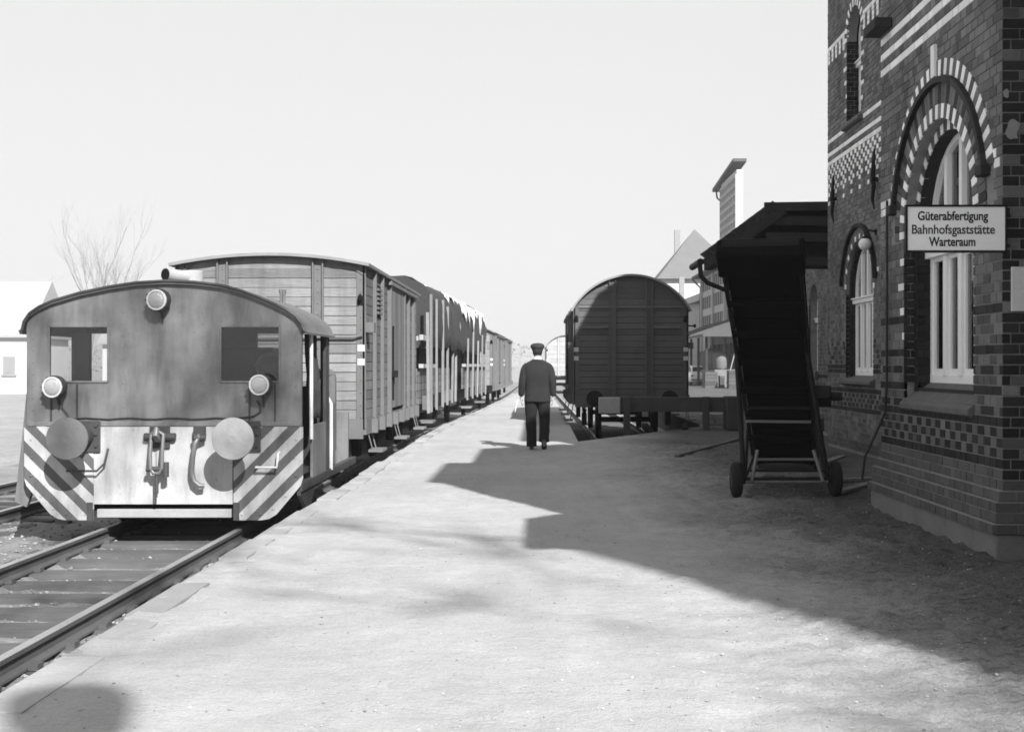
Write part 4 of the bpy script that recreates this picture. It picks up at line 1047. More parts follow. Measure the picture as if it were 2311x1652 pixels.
# ================================================================== goods wagons
def covered_wagon(name, cx, y0, L, w, zsill, zeave, ztop, label, detail=2, plank='wagon_plank', group=None, nroof=14, posts=(-.47, .47), rail=RAIL, roofm='wagon_roof', pale=False):
    t = thing(name, (cx, y0, rail), label, 'freight wagon', group)
    h = w/2; iron = 'wagon_pale' if pale else 'wagon_iron' if plank == 'wagon_plank' else 'wagon_plank_dark'
    # arched roof profile through eave and crown
    rise = ztop - zeave; rr = (h*h + rise*rise)/(2*rise); cz = ztop - rr; a = math.asin(min(1, h/rr))
    def rz(x): return cz + math.sqrt(max(0, rr*rr - x*x))
    ho = h + .09; ao = math.asin(min(.999, ho/rr)) if ho < rr else R(88)
    pr = [(cx + rr*math.sin(-ao + 2*ao*k/nroof), cz + rr*math.cos(-ao + 2*ao*k/nroof)) for k in range(nroof+1)]
    pi = [(cx + (rr-.045)*math.sin(-ao + 2*ao*k/nroof), cz + (rr-.045)*math.cos(-ao + 2*ao*k/nroof)) for k in range(nroof+1)]
    B().prism(pr + pi[::-1], 'y', y0-.14, y0+L+.14).build('roof', roofm, t, smooth=35)
    # core behind the planks
    core = [(cx-h+.03, zsill)] + [(cx + x, min(rz(x)-.06, 99)) for x in [(-h+.03) + (2*h-.06)*k/10 for k in range(11)]] + [(cx+h-.03, zsill)]
    B().prism(core, 'y', y0+.03, y0+L-.03).build('body', 'under_black', t)
    # end planks, each a part
    pw = .142 if detail >= 2 else .30
    z = zsill; 
    while z < ztop - .06:
        zt = min(z + pw - .010, ztop)
        # width limited by the roof arc at the top of the plank
        ww = h-.02
        top = []
        if zt > rz(h-.02) - .05:
            zz = zt + .04
            if zz > ztop: break
            ww = min(ww, math.sqrt(max(0.0004, rr*rr - (zz-cz)**2)))
        B().box(cx-ww, cx+ww, y0 + random.uniform(-.007,.004), y0+.03, z + random.uniform(-.002,.002), zt + random.uniform(-.004,.002)).build('plank', plank, t)
        z += pw
    if detail >= 1:
        # lunette filler under the roof
        lun = [(cx + x, rz(x)-.05) for x in [(-h+.02) + (2*h-.04)*k/16 for k in range(17)]]
        zb = rz(h-.02)-.16
        B().prism([(cx-h+.02, zb)] + lun + [(cx+h-.02, zb)], 'y', y0+.008, y0+.028).build('end_lining', plank, t)
    for x in posts:
        zt = rz(x) - .05
        b = B()
        b.box(cx+x-.085, cx+x-.062, y0-.06, y0-.004, zsill-.1, zt).box(cx+x+.062, cx+x+.085, y0-.06, y0-.004, zsill-.1, zt).box(cx+x-.062, cx+x+.062, y0-.020, y0-.0045, zsill-.1, zt)
        if detail >= 2:
            for k in range(14): b.lathe((cx+x, y0-.020, zsill+.05+k*.17), [(0,.014),(.008,.012),(.011,.004)], (0,-1,0), 6)
        b.build('end_post', iron, t)
    for sg in (-1, 1):
        x = cx + sg*(h-.05)
        b = B().box(x-.07, x+.07, y0-.016, y0-.0045, zsill-.15, rz(h)-.02).box(cx+sg*(h-.012) - .014, cx+sg*(h-.012)+.014+.0, y0-.016, y0+.12, zsill-.15, rz(h)-.02)
        if detail >= 2:
            for k in range(12): b.lathe((x, y0-.016, zsill+.02+k*.19), [(0,.014),(.008,.012),(.011,.004)], (0,-1,0), 6)
        b.build('corner_post', iron, t)
        for zz in (zsill+.86, zsill+1.07):
            B().box(x-.055, x+.055, y0-.022, y0-.0165, zz-.05, zz+.05).build('marking_plate', 'plate_white', t)
        # lamp iron
        B().tube([(x, y0-.02, zsill+1.80), (x+sg*.0, y0-.12, zsill+1.80), (x, y0-.12, zsill+1.88)], .02, 6).box(x-.05, x+.05, y0-.03, y0-.0165, zsill+1.72, zsill+1.86).build('lamp_iron', 'under_black', t)
    # sill, frame, buffers
    B().box(cx-h+.02, cx+h-.02, y0-.03, y0+.06, zsill-.30, zsill-.004).build('end_beam', 'under_black' if detail < 2 else iron, t)
    B().box(cx-h+.1, cx+h-.1, y0+.06, y0+L-.06, zsill-.28, zsill-.01).build('underframe', 'under_black', t)
    for sg in (-1, 1):
        for yy, dd in ((y0-.03, -1), (y0+L+.03, 1)):
            bb = B().cyl((cx+sg*.875, yy, rail+1.03), (cx+sg*.875, yy+dd*.42, rail+1.03), .10, n=14).build('buffer', 'under_black', t, smooth=40)
            B().lathe((cx+sg*.875, yy+dd*.42, rail+1.03), [(0,.18),(.02,.2),(.04,.0)], (0,dd,0), 20).build('buffer_head', 'under_black', bb, smooth=30)
    for yy in (y0+1.7, y0+L-1.7):
        for sg in (-1, 1):
            B().lathe((cx+sg*.70-.065, yy, rail+.46), [(0,.08),(0,.36),(.01,.46),(.03,.485),(.035,.46),(.13,.455),(.13,.08)], (1,0,0), 26).build('wheel', 'under_black', t, smooth=35)
            x = cx + sg*1.05
            B().box(x-.06, x+.06, yy-.16, yy+.16, rail+.32, rail+.62).bar((x, yy-.5, rail+.72), (x, yy, rail+.60), .08, .05).bar((x, yy+.5, rail+.72), (x, yy, rail+.60), .08, .05).bar((x, yy-.5, rail+.78), (x, yy+.5, rail+.78), .08, .04).build('axle_box', 'under_black', t)
        B().cyl((cx-.7, yy, rail+.46), (cx+.7, yy, rail+.46), .07, n=10).build('axle', 'under_black', t)
    B().tube([(cx, y0-.03, rail+1.0), (cx, y0-.25, rail+1.0), (cx, y0-.33, rail+1.06)], .04, 8).build('hook', 'under_black', t)
    # sides
    for sg in (-1, 1):
        xs = cx + sg*h
        if sg*cx > 0 and detail < 2 and abs(cx) > 3: continue
        pw2 = .145; z = zsill
        if detail >= 2:
            while z < zeave - .05:
                zt = min(z + pw2 - .010, zeave-.02)
                B().box(min(xs, xs-sg*.03), max(xs, xs-sg*.03), y0+.13, y0+L*.36, z, zt).build('plank', 'wagon_plank_side_shade' if plank == 'wagon_plank' else plank, t)
                B().box(min(xs, xs-sg*.03), max(xs, xs-sg*.03), y0+L*.64, y0+L-.02, z, zt).build('plank', 'wagon_plank_side_shade' if plank == 'wagon_plank' else plank, t)
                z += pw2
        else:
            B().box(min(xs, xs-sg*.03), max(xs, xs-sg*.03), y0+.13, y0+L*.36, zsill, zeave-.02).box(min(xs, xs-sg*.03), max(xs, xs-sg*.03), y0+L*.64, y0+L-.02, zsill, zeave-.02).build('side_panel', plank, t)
        # sliding door with vertical boards
        d = B().box(min(xs-sg*.01, xs+sg*.03), max(xs-sg*.01, xs+sg*.03), y0+L*.365, y0+L*.635, zsill+.05, zeave-.12).build('door', 'wagon_iron', t)
        nb_ = 10 if detail >= 2 else 0
        for k in range(nb_):
            a0 = y0+L*.37 + (L*.26)*k/nb_
            B().box(min(xs+sg*.031, xs+sg*.055), max(xs+sg*.031, xs+sg*.055), a0, a0+L*.026-.012, zsill+.07, zeave-.15).build('board', 'wagon_board', d)
        if detail >= 1:
            for yy in (y0+L*.36, y0+L*.64):
                B().box(min(xs+sg*.002, xs+sg*.075), max(xs+sg*.002, xs+sg*.075), yy-.05, yy+.05, zsill-.25, zeave-.04).build('side_post', iron, t)
            for yy in (y0+L*.12, y0+L*.24, y0+L*.76, y0+L*.88):
                B().box(min(xs+sg*.002, xs+sg*.06), max(xs+sg*.002, xs+sg*.06), yy-.035, yy+.035, zsill-.22, zeave-.04).build('side_post', iron, t)
            B().box(min(xs+sg*.04, xs+sg*.10), max(xs+sg*.04, xs+sg*.10), y0+L*.34, y0+L*.93, zeave-.16, zeave-.10).build('door_rail', iron, t)
            B().box(min(xs-sg*.05, xs+sg*.03), max(xs-sg*.05, xs+sg*.03), y0+.0, y0+L, zsill-.24, zsill-.005).build('side_sill', iron, t)
            for k in range(8):
                yy = y0 + L*(.08+.12*k); B().prism([(yy-.03, zsill-.24), (yy+.03, zsill-.24), (yy+.03, zsill-.02), (yy-.03, zsill-.02)], 'x', min(xs+sg*.03, xs+sg*.12), max(xs+sg*.03, xs+sg*.12)).build('sill_bracket', iron, t)
            # louvred vent
            b = B()
            for k in range(6): b.box(min(xs+sg*.004, xs+sg*.05), max(xs+sg*.004, xs+sg*.05), y0+L*.16, y0+L*.225, zeave-.72+.075*k, zeave-.68+.075*k)
            v = B().box(min(xs-sg*.0, xs+sg*.012), max(xs-sg*.0, xs+sg*.012), y0+L*.155, y0+L*.23, zeave-.76, zeave-.25).build('vent', 'under_black', t)
            b.build('louvre', iron, v)
        if detail >= 2:
            # foot board and step, door latch
            for yy in (y0+.55, y0+L*.5, y0+L-.55):
                b = B().box(min(xs+sg*.02, xs+sg*.24), max(xs+sg*.02, xs+sg*.24), yy-.28, yy+.28, rail+.48, rail+.52).bar((xs, yy-.2, zsill-.2), (xs+sg*.08, yy-.2, rail+.50), .04, .012).bar((xs, yy+.2, zsill-.2), (xs+sg*.08, yy+.2, rail+.50), .04, .012)
                b.build('foot_board', 'plank_grey', t)
            B().tube([(xs+sg*.085, y0+L*.375, zsill+1.5), (xs+sg*.085, y0+L*.375, zsill+.2)], .018, 6).box(min(xs+sg*.06, xs+sg*.13), max(xs+sg*.06, xs+sg*.13), y0+L*.36, y0+L*.42, zsill+.6, zsill+.72).build('door_latch', 'under_black', t)
            B().box(min(xs+sg*.01, xs+sg*.14), max(xs+sg*.01, xs+sg*.14), y0+.02, y0+.24, zeave-1.05, zeave-.90).build('vent_box', iron, t)
    return t

w1 = covered_wagon('covered_wagon', -4.06, 18.75, 7.9, 2.84, .60, 2.96, 3.10, 'grey plank covered wagon with flat roof coupled behind the locomotive', 2, posts=(-.72, .72))
# horizontal rod and diagonal stays on its end
B().tube([(-5.2, 18.69, 1.83), (-2.80, 18.69, 1.83), (-2.66, 18.69, 1.86)], .018, 6).build('end_rod', 'wagon_iron', w1)
B().bar((-2.98, 18.725, 3.0), (-2.66, 18.725, 2.78), .012, .02).bar((-5.14, 18.725, 3.0), (-5.46, 18.725, 2.78), .012, .02).build('roof_stay', 'wagon_iron', w1)

# open stake wagon with uprights and sideboards
sw = thing('stake_wagon', (xl(31), 31, RAIL), 'open stake wagon with tall pale wooden uprights behind the covered wagon', 'freight wagon')
sx = xl(30); h = 1.36; ya, yb = 27.5, 37.0
B().box(sx-h, sx+h, ya, yb, .55, .68).build('deck', 'wagon_iron', sw)
B().box(sx-h+.1, sx+h-.1, ya+.1, yb-.1, .30, .55).build('underframe', 'under_black', sw)
for k in range(4):
    B().box(sx+h-.05, sx+h, ya+.1, yb-.1, .69+.165*k, .69+.165*k+.155).build('sideboard', 'wagon_plank_side_shade', sw)
    B().box(sx-h, sx-h+.05, ya+.1, yb-.1, .69+.165*k, .69+.165*k+.155).build('sideboard', 'wagon_plank_side_shade', sw)
    B().box(sx-h+.05, sx+h-.05, ya+.02, ya+.07, .69+.165*k, .69+.165*k+.155).build('end_board', 'wagon_plank', sw)
B().bar((sx+h+.04, ya, 1.40), (sx+h+.04, ya+3.4, 1.40), .10, .09).build('top_rail', 'wagon_pale', sw)
B().bar((sx-h, ya+.3, 2.02), (sx+h+.05, ya+.3, 2.02), .1, .1).bar((sx+h+.03, ya+.2, 2.04), (sx+h+.03, ya+4.3, 2.04), .09, .12).build('cross_beam', 'wagon_pale', sw)
for (yy, z1, lean) in ((27.7, 2.59, -.06), (28.4, 3.04, -.01), (29.9, 3.01, .0), (31.8, 3.09, .02), (33.4, 3.0, .03), (35.2, 2.3, .10), (36.6, 2.45, .08)):
    B().bar((sx+h+.19, yy, .35), (sx+h+.19+lean*.2, yy+lean*2, z1), .06, .05).build('stake', 'stake_wood', sw)
for yy in (28.3, 30.2, 32.1, 34, 35.9):
    B().box(sx+h, sx+h+.16, yy-.07, yy+.07, .40, .72).build('stake_pocket', 'wagon_iron', sw)
for yy in (ya+1.6, yb-1.6):
    for sg in (-1, 1): B().lathe((sx+sg*.70-.065, yy, RAIL+.46), [(0,.08),(0,.46),(.03,.485),(.035,.46),(.13,.455),(.13,.08)], (1,0,0), 22).build('wheel', 'under_black', sw)
    B().box(sx+.98, sx+1.1, yy-.2, yy+.2, RAIL+.3, RAIL+.62).build('axle_box', 'under_black', sw)
B().box(sx+h-.2, sx+h+.15, 29.2, 30.1, RAIL+.45, RAIL+.5).build('foot_board', 'plank_grey', sw)
for sg in (-1,1): B().cyl((sx+sg*.875, ya, .63), (sx+sg*.875, ya-.5, .63), .1, n=12).lathe((sx+sg*.875, ya-.5, .63), [(0,.2),(.04,.15)], (0,-1,0), 16).build('buffer', 'under_black', sw)
# load under the tarpaulin tent, widened and blackened to paint the dark void
ld_ = B()
for k in range(4):
    yy = 29.3+1.9*k; ld_.box(sx-1.2, sx+1.2, yy, yy+1.85, .69, 2.35 + .2*(k % 2)); 
tag(ld_.build('void_load', 'under_black', None), 'black bulky load painting the shaded void under the tarpaulin on the stake wagon', 'load')
def tarp(name, m, y0, y1, prof_fn, ny, nx, label, seed):
    rings = []
    for j in range(ny+1):
        y = y0 + (y1-y0)*j/ny; ring_ = []
        for i in range(nx+1):
            u = -1 + 2*i/nx; x, z = prof_fn(u, y)
            nzv = mnoise.noise(Vector((x*1.4, y*.9, z*1.4+seed)))*.08 + mnoise.noise(Vector((x*3.4, y*2.9, z*3.4+seed)))*.03; ring_.append((x + nzv, y, z + nzv*.8))
        rings.append(ring_)
    b = B(); b.loft(rings, closed=False, caps=False)
    o = b.build(name, m, None, smooth=60); s = o.modifiers.new('solid', 'SOLIDIFY'); s.thickness = .02
    return tag(o, label, 'tarpaulin')
def tent(u, y):
    c = xl(y); top = 3.42; bot = 1.85 + .05*math.sin(y*2.3) + .04*math.sin(y*5.1)
    a = abs(u); s = 1 if u >= 0 else -1
    pts = [(0, top+.12), (.95, top+.06), (1.36, top-.12), (1.47, top-.55), (1.44, bot)]
    t = a*4; i = min(3, int(t)); f = t-i
    x = pts[i][0]*(1-f) + pts[i+1][0]*f; z = pts[i][1]*(1-f) + pts[i+1][1]*f
    z -= .10*max(0, math.sin((y-29.0)*1.65))*(1-a)       # sag between the hoops
    return c + s*x, z
tarp('tarpaulin', 'tarp_dark', 29.0, 47.0, tent, 60, 26, 'dark tarpaulin stretched as a tent over the open wagons', 2.0)
# its closed end
c29 = xl(29.0)
ep = [tent(-1+2*i/24, 29.0) for i in range(25)]
o = B().prism(ep + [(c29+.3, 1.85), (c29-.4, 1.80)], 'y', 28.98, 29.02).build('tarpaulin_end_flap', 'tarp_dark'); tag(o, 'dark tarpaulin end flap closing the tent towards the covered wagon', 'tarpaulin')
B().tube([(c29-.1, 28.93, 2.95), (c29+1.0, 28.93, 3.12)], .02, 6).build('rope', 'under_black', o)
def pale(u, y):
    # sheen of the dark tarpaulin's upper slope, painted as a pale ragged-edged sheet
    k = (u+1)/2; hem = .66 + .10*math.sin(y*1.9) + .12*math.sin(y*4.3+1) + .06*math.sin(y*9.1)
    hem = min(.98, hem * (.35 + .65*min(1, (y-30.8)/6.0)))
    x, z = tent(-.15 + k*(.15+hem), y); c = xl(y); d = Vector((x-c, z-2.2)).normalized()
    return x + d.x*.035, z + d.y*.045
tarp('tarpaulin', 'tarp_sheen', 31.0, 46.8, pale, 70, 16, 'bright reflection on the dark tarpaulin slope painted as a pale ragged-edged sheet', 5.0)

# second open wagon under the same sheets
ow = thing('open_wagon', (xl(42), 42, RAIL), 'open wagon with low sideboards and short stakes farther down the train', 'freight wagon')
for k in range(5):
    y0 = 38.2 + k*1.9; c0, c1 = xl(y0), xl(y0+1.85)
    for q_ in range(4): B().bar((c0+1.36, y0, .77+.165*q_), (c1+1.36, y0+1.85, .77+.165*q_), .05, .155).build('sideboard', 'wagon_plank_side_shade', ow)
    B().bar((c0+1.52, y0+.1, .35), (c0+1.55, y0+.1, 2.25 + .25*(k % 2)), .06, .05).build('stake', 'stake_wood', ow)
    B().bar((c0+1.42, y0+.9, .4), (c0+1.42, y0+.9, 1.38), .08, .06).build('side_post', 'wagon_iron', ow)
    B().bar((c0+1.42, y0, 1.42), (c1+1.42, y0+1.85, 1.42), .12, .09).build('top_rail', 'wagon_pale', ow)
    B().bar((c0, y0, .45), (c1, y0+1.9, .45), 2.4, .3).build('underframe', 'under_black', ow)
ol_ = B()  # black boxes put in so the gap under the tarpaulin reads as shade
for k in range(5): ol_.box(xl(39+1.9*k)-1.2, xl(39+1.9*k)+1.2, 38.3+1.88*k, 40.14+1.88*k, .62, 2.3 + .15*(k % 2))
tag(ol_.build('void_load', 'under_black'), 'black mass painting the shaded void under the tarpaulin on the farther open wagon', 'load')
for yy in (40.0, 45.8):
    for sg in (-1, 1): B().lathe((xl(yy)+sg*.70-.065, yy, RAIL+.46), [(0,.08),(0,.46),(.13,.455),(.13,.08)], (1,0,0), 20).build('wheel', 'under_black', ow)
    B().box(xl(yy)+1.1, xl(yy)+1.5, yy-.4, yy+.4, RAIL+.45, RAIL+.5).build('foot_board', 'plank_grey', ow)
w3 = covered_wagon('covered_wagon', xl(56)-.05, 51.5, 9.0, 2.76, .60, 2.85, 3.2, 'grey covered wagon beyond the tarpaulin, nearer of the two', 1)
w4 = covered_wagon('covered_wagon', xl(67)-.05, 62.0, 9.0, 2.76, .60, 2.85, 3.2, 'grey covered wagon at the far end of the left train', 1)
for (w_, y0) in ((w3, 51.5), (w4, 62.0)):
    w_.rotation_euler.z = -math.atan((xl(y0+9)-xl(y0))/9)

# bay track wagons
w2 = covered_wagon('covered_wagon', 2.18, 29.5, 8.2, 2.70, .72, 2.86, 3.58, 'dark covered wagon with high round roof standing at the buffer stop', 2, plank='wagon_plank_dark', nroof=22, posts=(-.44, .44))
B().box(2.18-1.25, 2.18+1.25, 29.47, 29.495, 2.78, 2.83).build('end_rail', 'wagon_iron', w2)
for x in (-.85, .85): B().tube([(2.18+x-.28, 29.45, 2.33), (2.18+x-.28, 29.40, 2.31), (2.18+x+.28, 29.40, 2.31), (2.18+x+.28, 29.45, 2.33)], .025, 6).build('hand_bar', 'wagon_iron', w2)
B().tube([(3.53, 29.45, 2.35), (3.66, 29.45, 2.35)], .02, 6).lathe((3.66, 29.45, 2.35), [(0,.03),(.03,.05),(.06,.03)], (1,0,0), 10).build('lamp_iron', 'under_black', w2)
w5 = covered_wagon('covered_wagon', 1.85, 87, 9, 2.70, .72, 2.86, 3.58, 'round-roofed wagon coloured pale for sunlight far along the bay track', 1, plank='wagon_pale', nroof=16, pale=True)  # planks and ironwork lightened to paint its sunlit look

# buffer stop at the end of the bay
bs = thing('buffer_stop', (2.6, 27, -.56), 'heavy dark timber buffer stop with pale board at its left end', 'buffer stop')
B().box(1.75, 4.35, 27.0, 27.26, .40, .72).build('beam', 'old_timber', bs, bevel=.015)
B().box(1.30, 1.76, 26.95, 27.24, .37, .715).build('pale_board', 'wagon_pale', bs, bevel=.01)
for x, m_ in ((1.90, 'old_timber'), (3.62, 'old_timber')): B().box(x-.07, x+.07, 26.86, 26.99, -.6, .735).build('post', m_, bs, bevel=.01)
B().bar((2.3, 27.2, .1), (2.9, 28.6, -.5), .12, .12).bar((3.2, 27.2, .1), (3.4, 28.6, -.5), .12, .12).build('brace', 'dark_wood', bs)
B().box(4.05, 4.42, 26.75, 27.35, .02, .74).build('end_block', 'old_timber', bs, bevel=.02)
pl = thing('brick_pier', (3.9, 28.2, 0), 'small whitewashed brick pier at the corner of the bay beside buffer stop', 'pier')
for k in range(5):
    for j in range(2):
        B().box(3.66+.25*j+(.06 if k % 2 else 0), 3.66+.25*j+.235+(.06 if k % 2 else 0), 28.0, 28.3, -.30+.125*k, -.30+.125*k+.115).build('block', 'plaster', pl, bevel=.006)

# ================================================================== the railwayman walking away
PX, PY = -0.03, 20.90
man = thing('person', (PX, PY, 0), 'railwayman in dark uniform and peaked cap walking away along the platform', 'person')
V = []; E = []; RR = []
def nv_(p, r, par=None):
    V.append((p[0], p[1], p[2])); RR.append(r)
    if par is not None: E.append((par, len(V)-1))
    return len(V)-1
pel = nv_((0,0,.95), (.15,.10)); sp1 = nv_((0,.0,1.10), (.13,.09), pel); ch = nv_((0,.0,1.30), (.15,.10), sp1); nb0 = nv_((0,-.005,1.44), (.08,.075), ch)
nk = nv_((0,0,1.52), (.055,.058), nb0); hd0 = nv_((0,.015,1.60), (.068,.078), nk); hd1 = nv_((0,.02,1.67), (.074,.092), hd0); hd2 = nv_((0,.015,1.735), (.06,.075), hd1)
nose = nv_((0,.115,1.64), (.014,.014), hd1)
for s in (-1, 1): nv_((s*.082,.0,1.645), (.012,.022), hd1)       # ears
legs = {-1: [(-.10,0,.90), (-.110,.05,.50), (-.10,.06,.09), (-.11,.20,.035)], 1: [(.10,0,.90), (.118,.04,.51), (.112,-.17,.19), (.115,-.06,.05)]}
arms = {-1: [(-.20,0,1.42), (-.252,-.03,1.15), (-.275,.04,.90)], 1: [(.20,0,1.42), (.250,-.05,1.15), (.262,-.02,.90)]}
for s in (-1, 1):
    L_ = legs[s]; a = nv_(L_[0], (.085,.085), pel); a = nv_(L_[1], (.056,.056), a); a = nv_(L_[2], (.036,.038), a); nv_(L_[3], (.038,.03), a)
    A_ = arms[s]; a = nv_(A_[0], (.06,.06), ch); a = nv_(A_[1], (.042,.042), a); a = nv_(A_[2], (.027,.027), a)
    wx, wy, wz = A_[2]
    pa = nv_((wx, wy+.01, wz-.055), (.018,.034), a)
    for k, (fy, ln) in enumerate(((-.030,.062),(-.010,.075),(.010,.080),(.030,.070))):
        f1 = nv_((wx - s*.004, wy+.012+fy, wz-.095), (.010,.010), pa); f2 = nv_((wx - s*.012, wy+.016+fy, wz-.095-ln*.55), (.009,.009), f1); nv_((wx - s*.028, wy+.018+fy, wz-.095-ln*.95), (.008,.008), f2)
    t1 = nv_((wx - s*.012, wy+.045, wz-.055), (.011,.011), pa); nv_((wx - s*.022, wy+.060, wz-.095), (.009,.009), t1)
me = bpy.data.meshes.new('body'); me.from_pydata(V, E, []); body = bpy.data.objects.new('body', me); COL.objects.link(body); body.parent = man
sk = body.modifiers.new('skin', 'SKIN'); sk.use_smooth_shade = True
if not me.skin_vertices: bpy.context.view_layer.objects.active = body
for i, r in enumerate(RR): me.skin_vertices[0].data[i].radius = r
me.skin_vertices[0].data[0].use_root = True
ss = body.modifiers.new('sub', 'SUBSURF'); ss.levels = 1; ss.render_levels = 2
me.materials.append(M['skin'])
def ell(cx, cy, z, rx, ry, n=24, p=2.4):
    out_ = []
    for k in range(n):
        t = 2*math.pi*k/n; c, s = math.cos(t), math.sin(t)
        out_.append((PX+cx + rx*math.copysign(abs(c)**(2/p), c), PY+cy + ry*math.copysign(abs(s)**(2/p), s), z))
    return out_
j = B().loft([ell(0,0,.795,.222,.140), ell(0,0,.80,.228,.145), ell(0,0,.90,.222,.140), ell(0,0,1.02,.207,.128), ell(0,0,1.12,.208,.126), ell(0,-.005,1.24,.224,.132), ell(0,-.005,1.34,.236,.130), ell(0,0,1.41,.238,.112), ell(0,0,1.455,.200,.098), ell(0,0,1.49,.125,.088), ell(0,0,1.515,.082,.078)], caps=False)
wr_ = []
for (x, y, z) in j.v:                         # creases in the cloth
    c_ = .010*mnoise.noise(Vector((x*9, y*9, z*16))) + .007*math.sin(z*55 + x*14)*max(0, 1-abs(z-1.06)/.16)
    d_ = Vector((x-PX, y-PY, 0)).normalized(); wr_.append((x + d_.x*c_, y + d_.y*c_, z + .01*mnoise.noise(Vector((x*6, y*6, 3)))))
j.v = wr_
jk = j.build('jacket', 'cloth_jacket', man, smooth=70); m_ = jk.modifiers.new('solid', 'SOLIDIFY'); m_.thickness = .008; jk.modifiers.new('sub', 'SUBSURF').render_levels = 1
for s in (-1, 1):
    A_ = arms[s]; p = [Vector((PX+a, PY+b, c)) for a, b, c in A_]
    pts = [p[0] + Vector((-s*.065,0,.0)), p[0] + Vector((-s*.014,0,-.018)), p[0].lerp(p[1], .3), p[0].lerp(p[1], .7), p[1], p[1].lerp(p[2], .4), p[1].lerp(p[2], .8), p[2] + Vector((0,0,-.01))]
    sl_ = B().tube(pts, [.048,.064,.074,.070,.066,.062,.056,.052], 16).build('sleeve', 'cloth_jacket', man, smooth=70); sl_.modifiers.new('sub', 'SUBSURF').render_levels = 1
    L_ = legs[s]; lp = [Vector((PX+a, PY+b, c)) for a, b, c in L_]
    an = lp[2]
    pts = [lp[0] + Vector((-s*.01,0,.10)), lp[0], lp[0].lerp(lp[1], .35), lp[0].lerp(lp[1], .75), lp[1], lp[1].lerp(an, .4), lp[1].lerp(an, .85), an + Vector((0,0,-.045))]
    tl = B().tube([q for i in range(len(pts)-1) for q in (pts[i], pts[i].lerp(pts[i+1], .5))] + [pts[-1]], [.110,.117,.122,.117,.112,.105,.098,.095,.093,.090,.088,.087,.086,.088,.090], 18, caps=False)
    tl.v = [(x + .012*mnoise.noise(Vector((x*8, y*8, z*11+s))), y + .012*mnoise.noise(Vector((x*8+5, y*8, z*11))), z) for x, y, z in tl.v]
    tl.build('trouser_leg', 'cloth_trousers', man, smooth=70)
    ang = 0 if s < 0 else R(48); fx, fy = an.x, an.y - (0 if s < 0 else .02); sh = []      # the rear foot rolls off its toes
    for t, w_, hh in ((-.075,.030,.07),(-.06,.040,.095),(0,.043,.105),(.06,.044,.085),(.12,.048,.065),(.17,.044,.05),(.205,.025,.035)):
        rg = []
        for k in range(12):
            z_ = hh*.5 + hh*.5*math.sin(k*math.pi/6); dt = t - .16
            rg.append((fx + w_*math.cos(k*math.pi/6), fy + .16 + dt*math.cos(ang) + z_*math.sin(ang), -dt*math.sin(ang) + z_*math.cos(ang) + (.0 if dt < 0 else dt*math.sin(ang)*.7)))
        sh.append(rg)
    B().loft(sh).build('shoe', 'leather', man, smooth=50)
B().loft([ell(0,0,.86,.20,.125), ell(0,0,1.0,.195,.12)]).build('waistband', 'cloth_trousers', man, smooth=60)
B().lathe((PX, PY, 1.49), [(0,.070),(.02,.068),(.055,.062),(.058,.058)], (0,0,1), 24).build('shirt_collar', 'shirt', man, smooth=60)
B().loft([ell(0,.005,1.585,.070,.070), ell(0,.0,1.62,.080,.090), ell(0,.0,1.67,.083,.096), ell(0,.005,1.70,.078,.09)], caps=False).build('hair', 'hair', man, smooth=60)
cap = B().loft([ell(0,.012,1.668,.092,.107,24,2.0), ell(0,.012,1.69,.100,.114,24,2.0), ell(0,.012,1.708,.116,.130,24,2.0), ell(0,.014,1.728,.121,.136,24,2.0), ell(0,.016,1.750,.114,.130,24,2.0), ell(0,.018,1.770,.094,.11,24,2.0), ell(0,.02,1.782,.060,.07,24,2.0), ell(0,.02,1.786,.02,.03,24,2.0)]).build('cap', 'cap_cloth', man, smooth=50)
B().loft([ell(0,.012,1.660,.092,.107), ell(0,.012,1.70,.093,.108)], caps=False).build('cap_band', 'hair', cap, smooth=50)
vis = [[(PX + math.sin(t)*.088, PY + .012 + math.cos(t)*.10, 1.672), (PX + math.sin(t)*.095, PY + .03 + math.cos(t)*.145, 1.650)] for t in [R(-60+12*k) for k in range(11)]]
o = B().loft(vis, closed=False, caps=False).build('visor', 'leather', cap); o.modifiers.new('solid', 'SOLIDIFY').thickness = .004
b = B().bar((PX-.335, PY+.02, .82), (PX-.375, PY+.05, .64), .015, .15, up=(0,1,0)).build('folded_papers', 'paper'); tag(b, 'folded papers held in the railwayman\'s left hand', 'papers')

# ================================================================== warehouses and houses beyond the bay (right)
wh = thing('warehouse', (17, 100, 0), 'grey multi-storey warehouse with rows of small windows behind the round-roofed wagon', 'building')
WX = 15.0
B().box(WX, 30, 84, 114, 0, 9.6).build('wall', 'ware_wall', wh)
for z0 in (4.9, 6.6, 8.2):
    y = 86.0
    while y < 113.4:
        w = B().box(WX-.04, WX+.02, y-.10, y+.72, z0-.08, z0+1.0).build('window', 'ware_roof', wh); B().box(WX-.055, WX-.04, y, y+.62, z0, z0+.92).build('pane', 'window_dark', w)
        y += 1.35
for yy in (84.4, 92.5, 99.5, 106.5, 113.8): B().box(WX-.22, WX-.002, yy-.2, yy+.2, 0, 9.4).build('pilaster', 'ware_wall', wh)
B().prism([(WX-.9, 9.45), (WX-.9, 9.62), (22.5, 12.6), (31, 9.62), (31, 9.45)], 'y', 83.2, 115).build('roof', 'ware_roof', wh)
B().tube([(WX-.85, 114.6, 9.4), (WX-.5, 114.6, 9.0), (WX-.15, 114.4, 8.6), (WX-.15, 114.4, 4)], .09, 6).build('downpipe', 'ware_roof', wh)
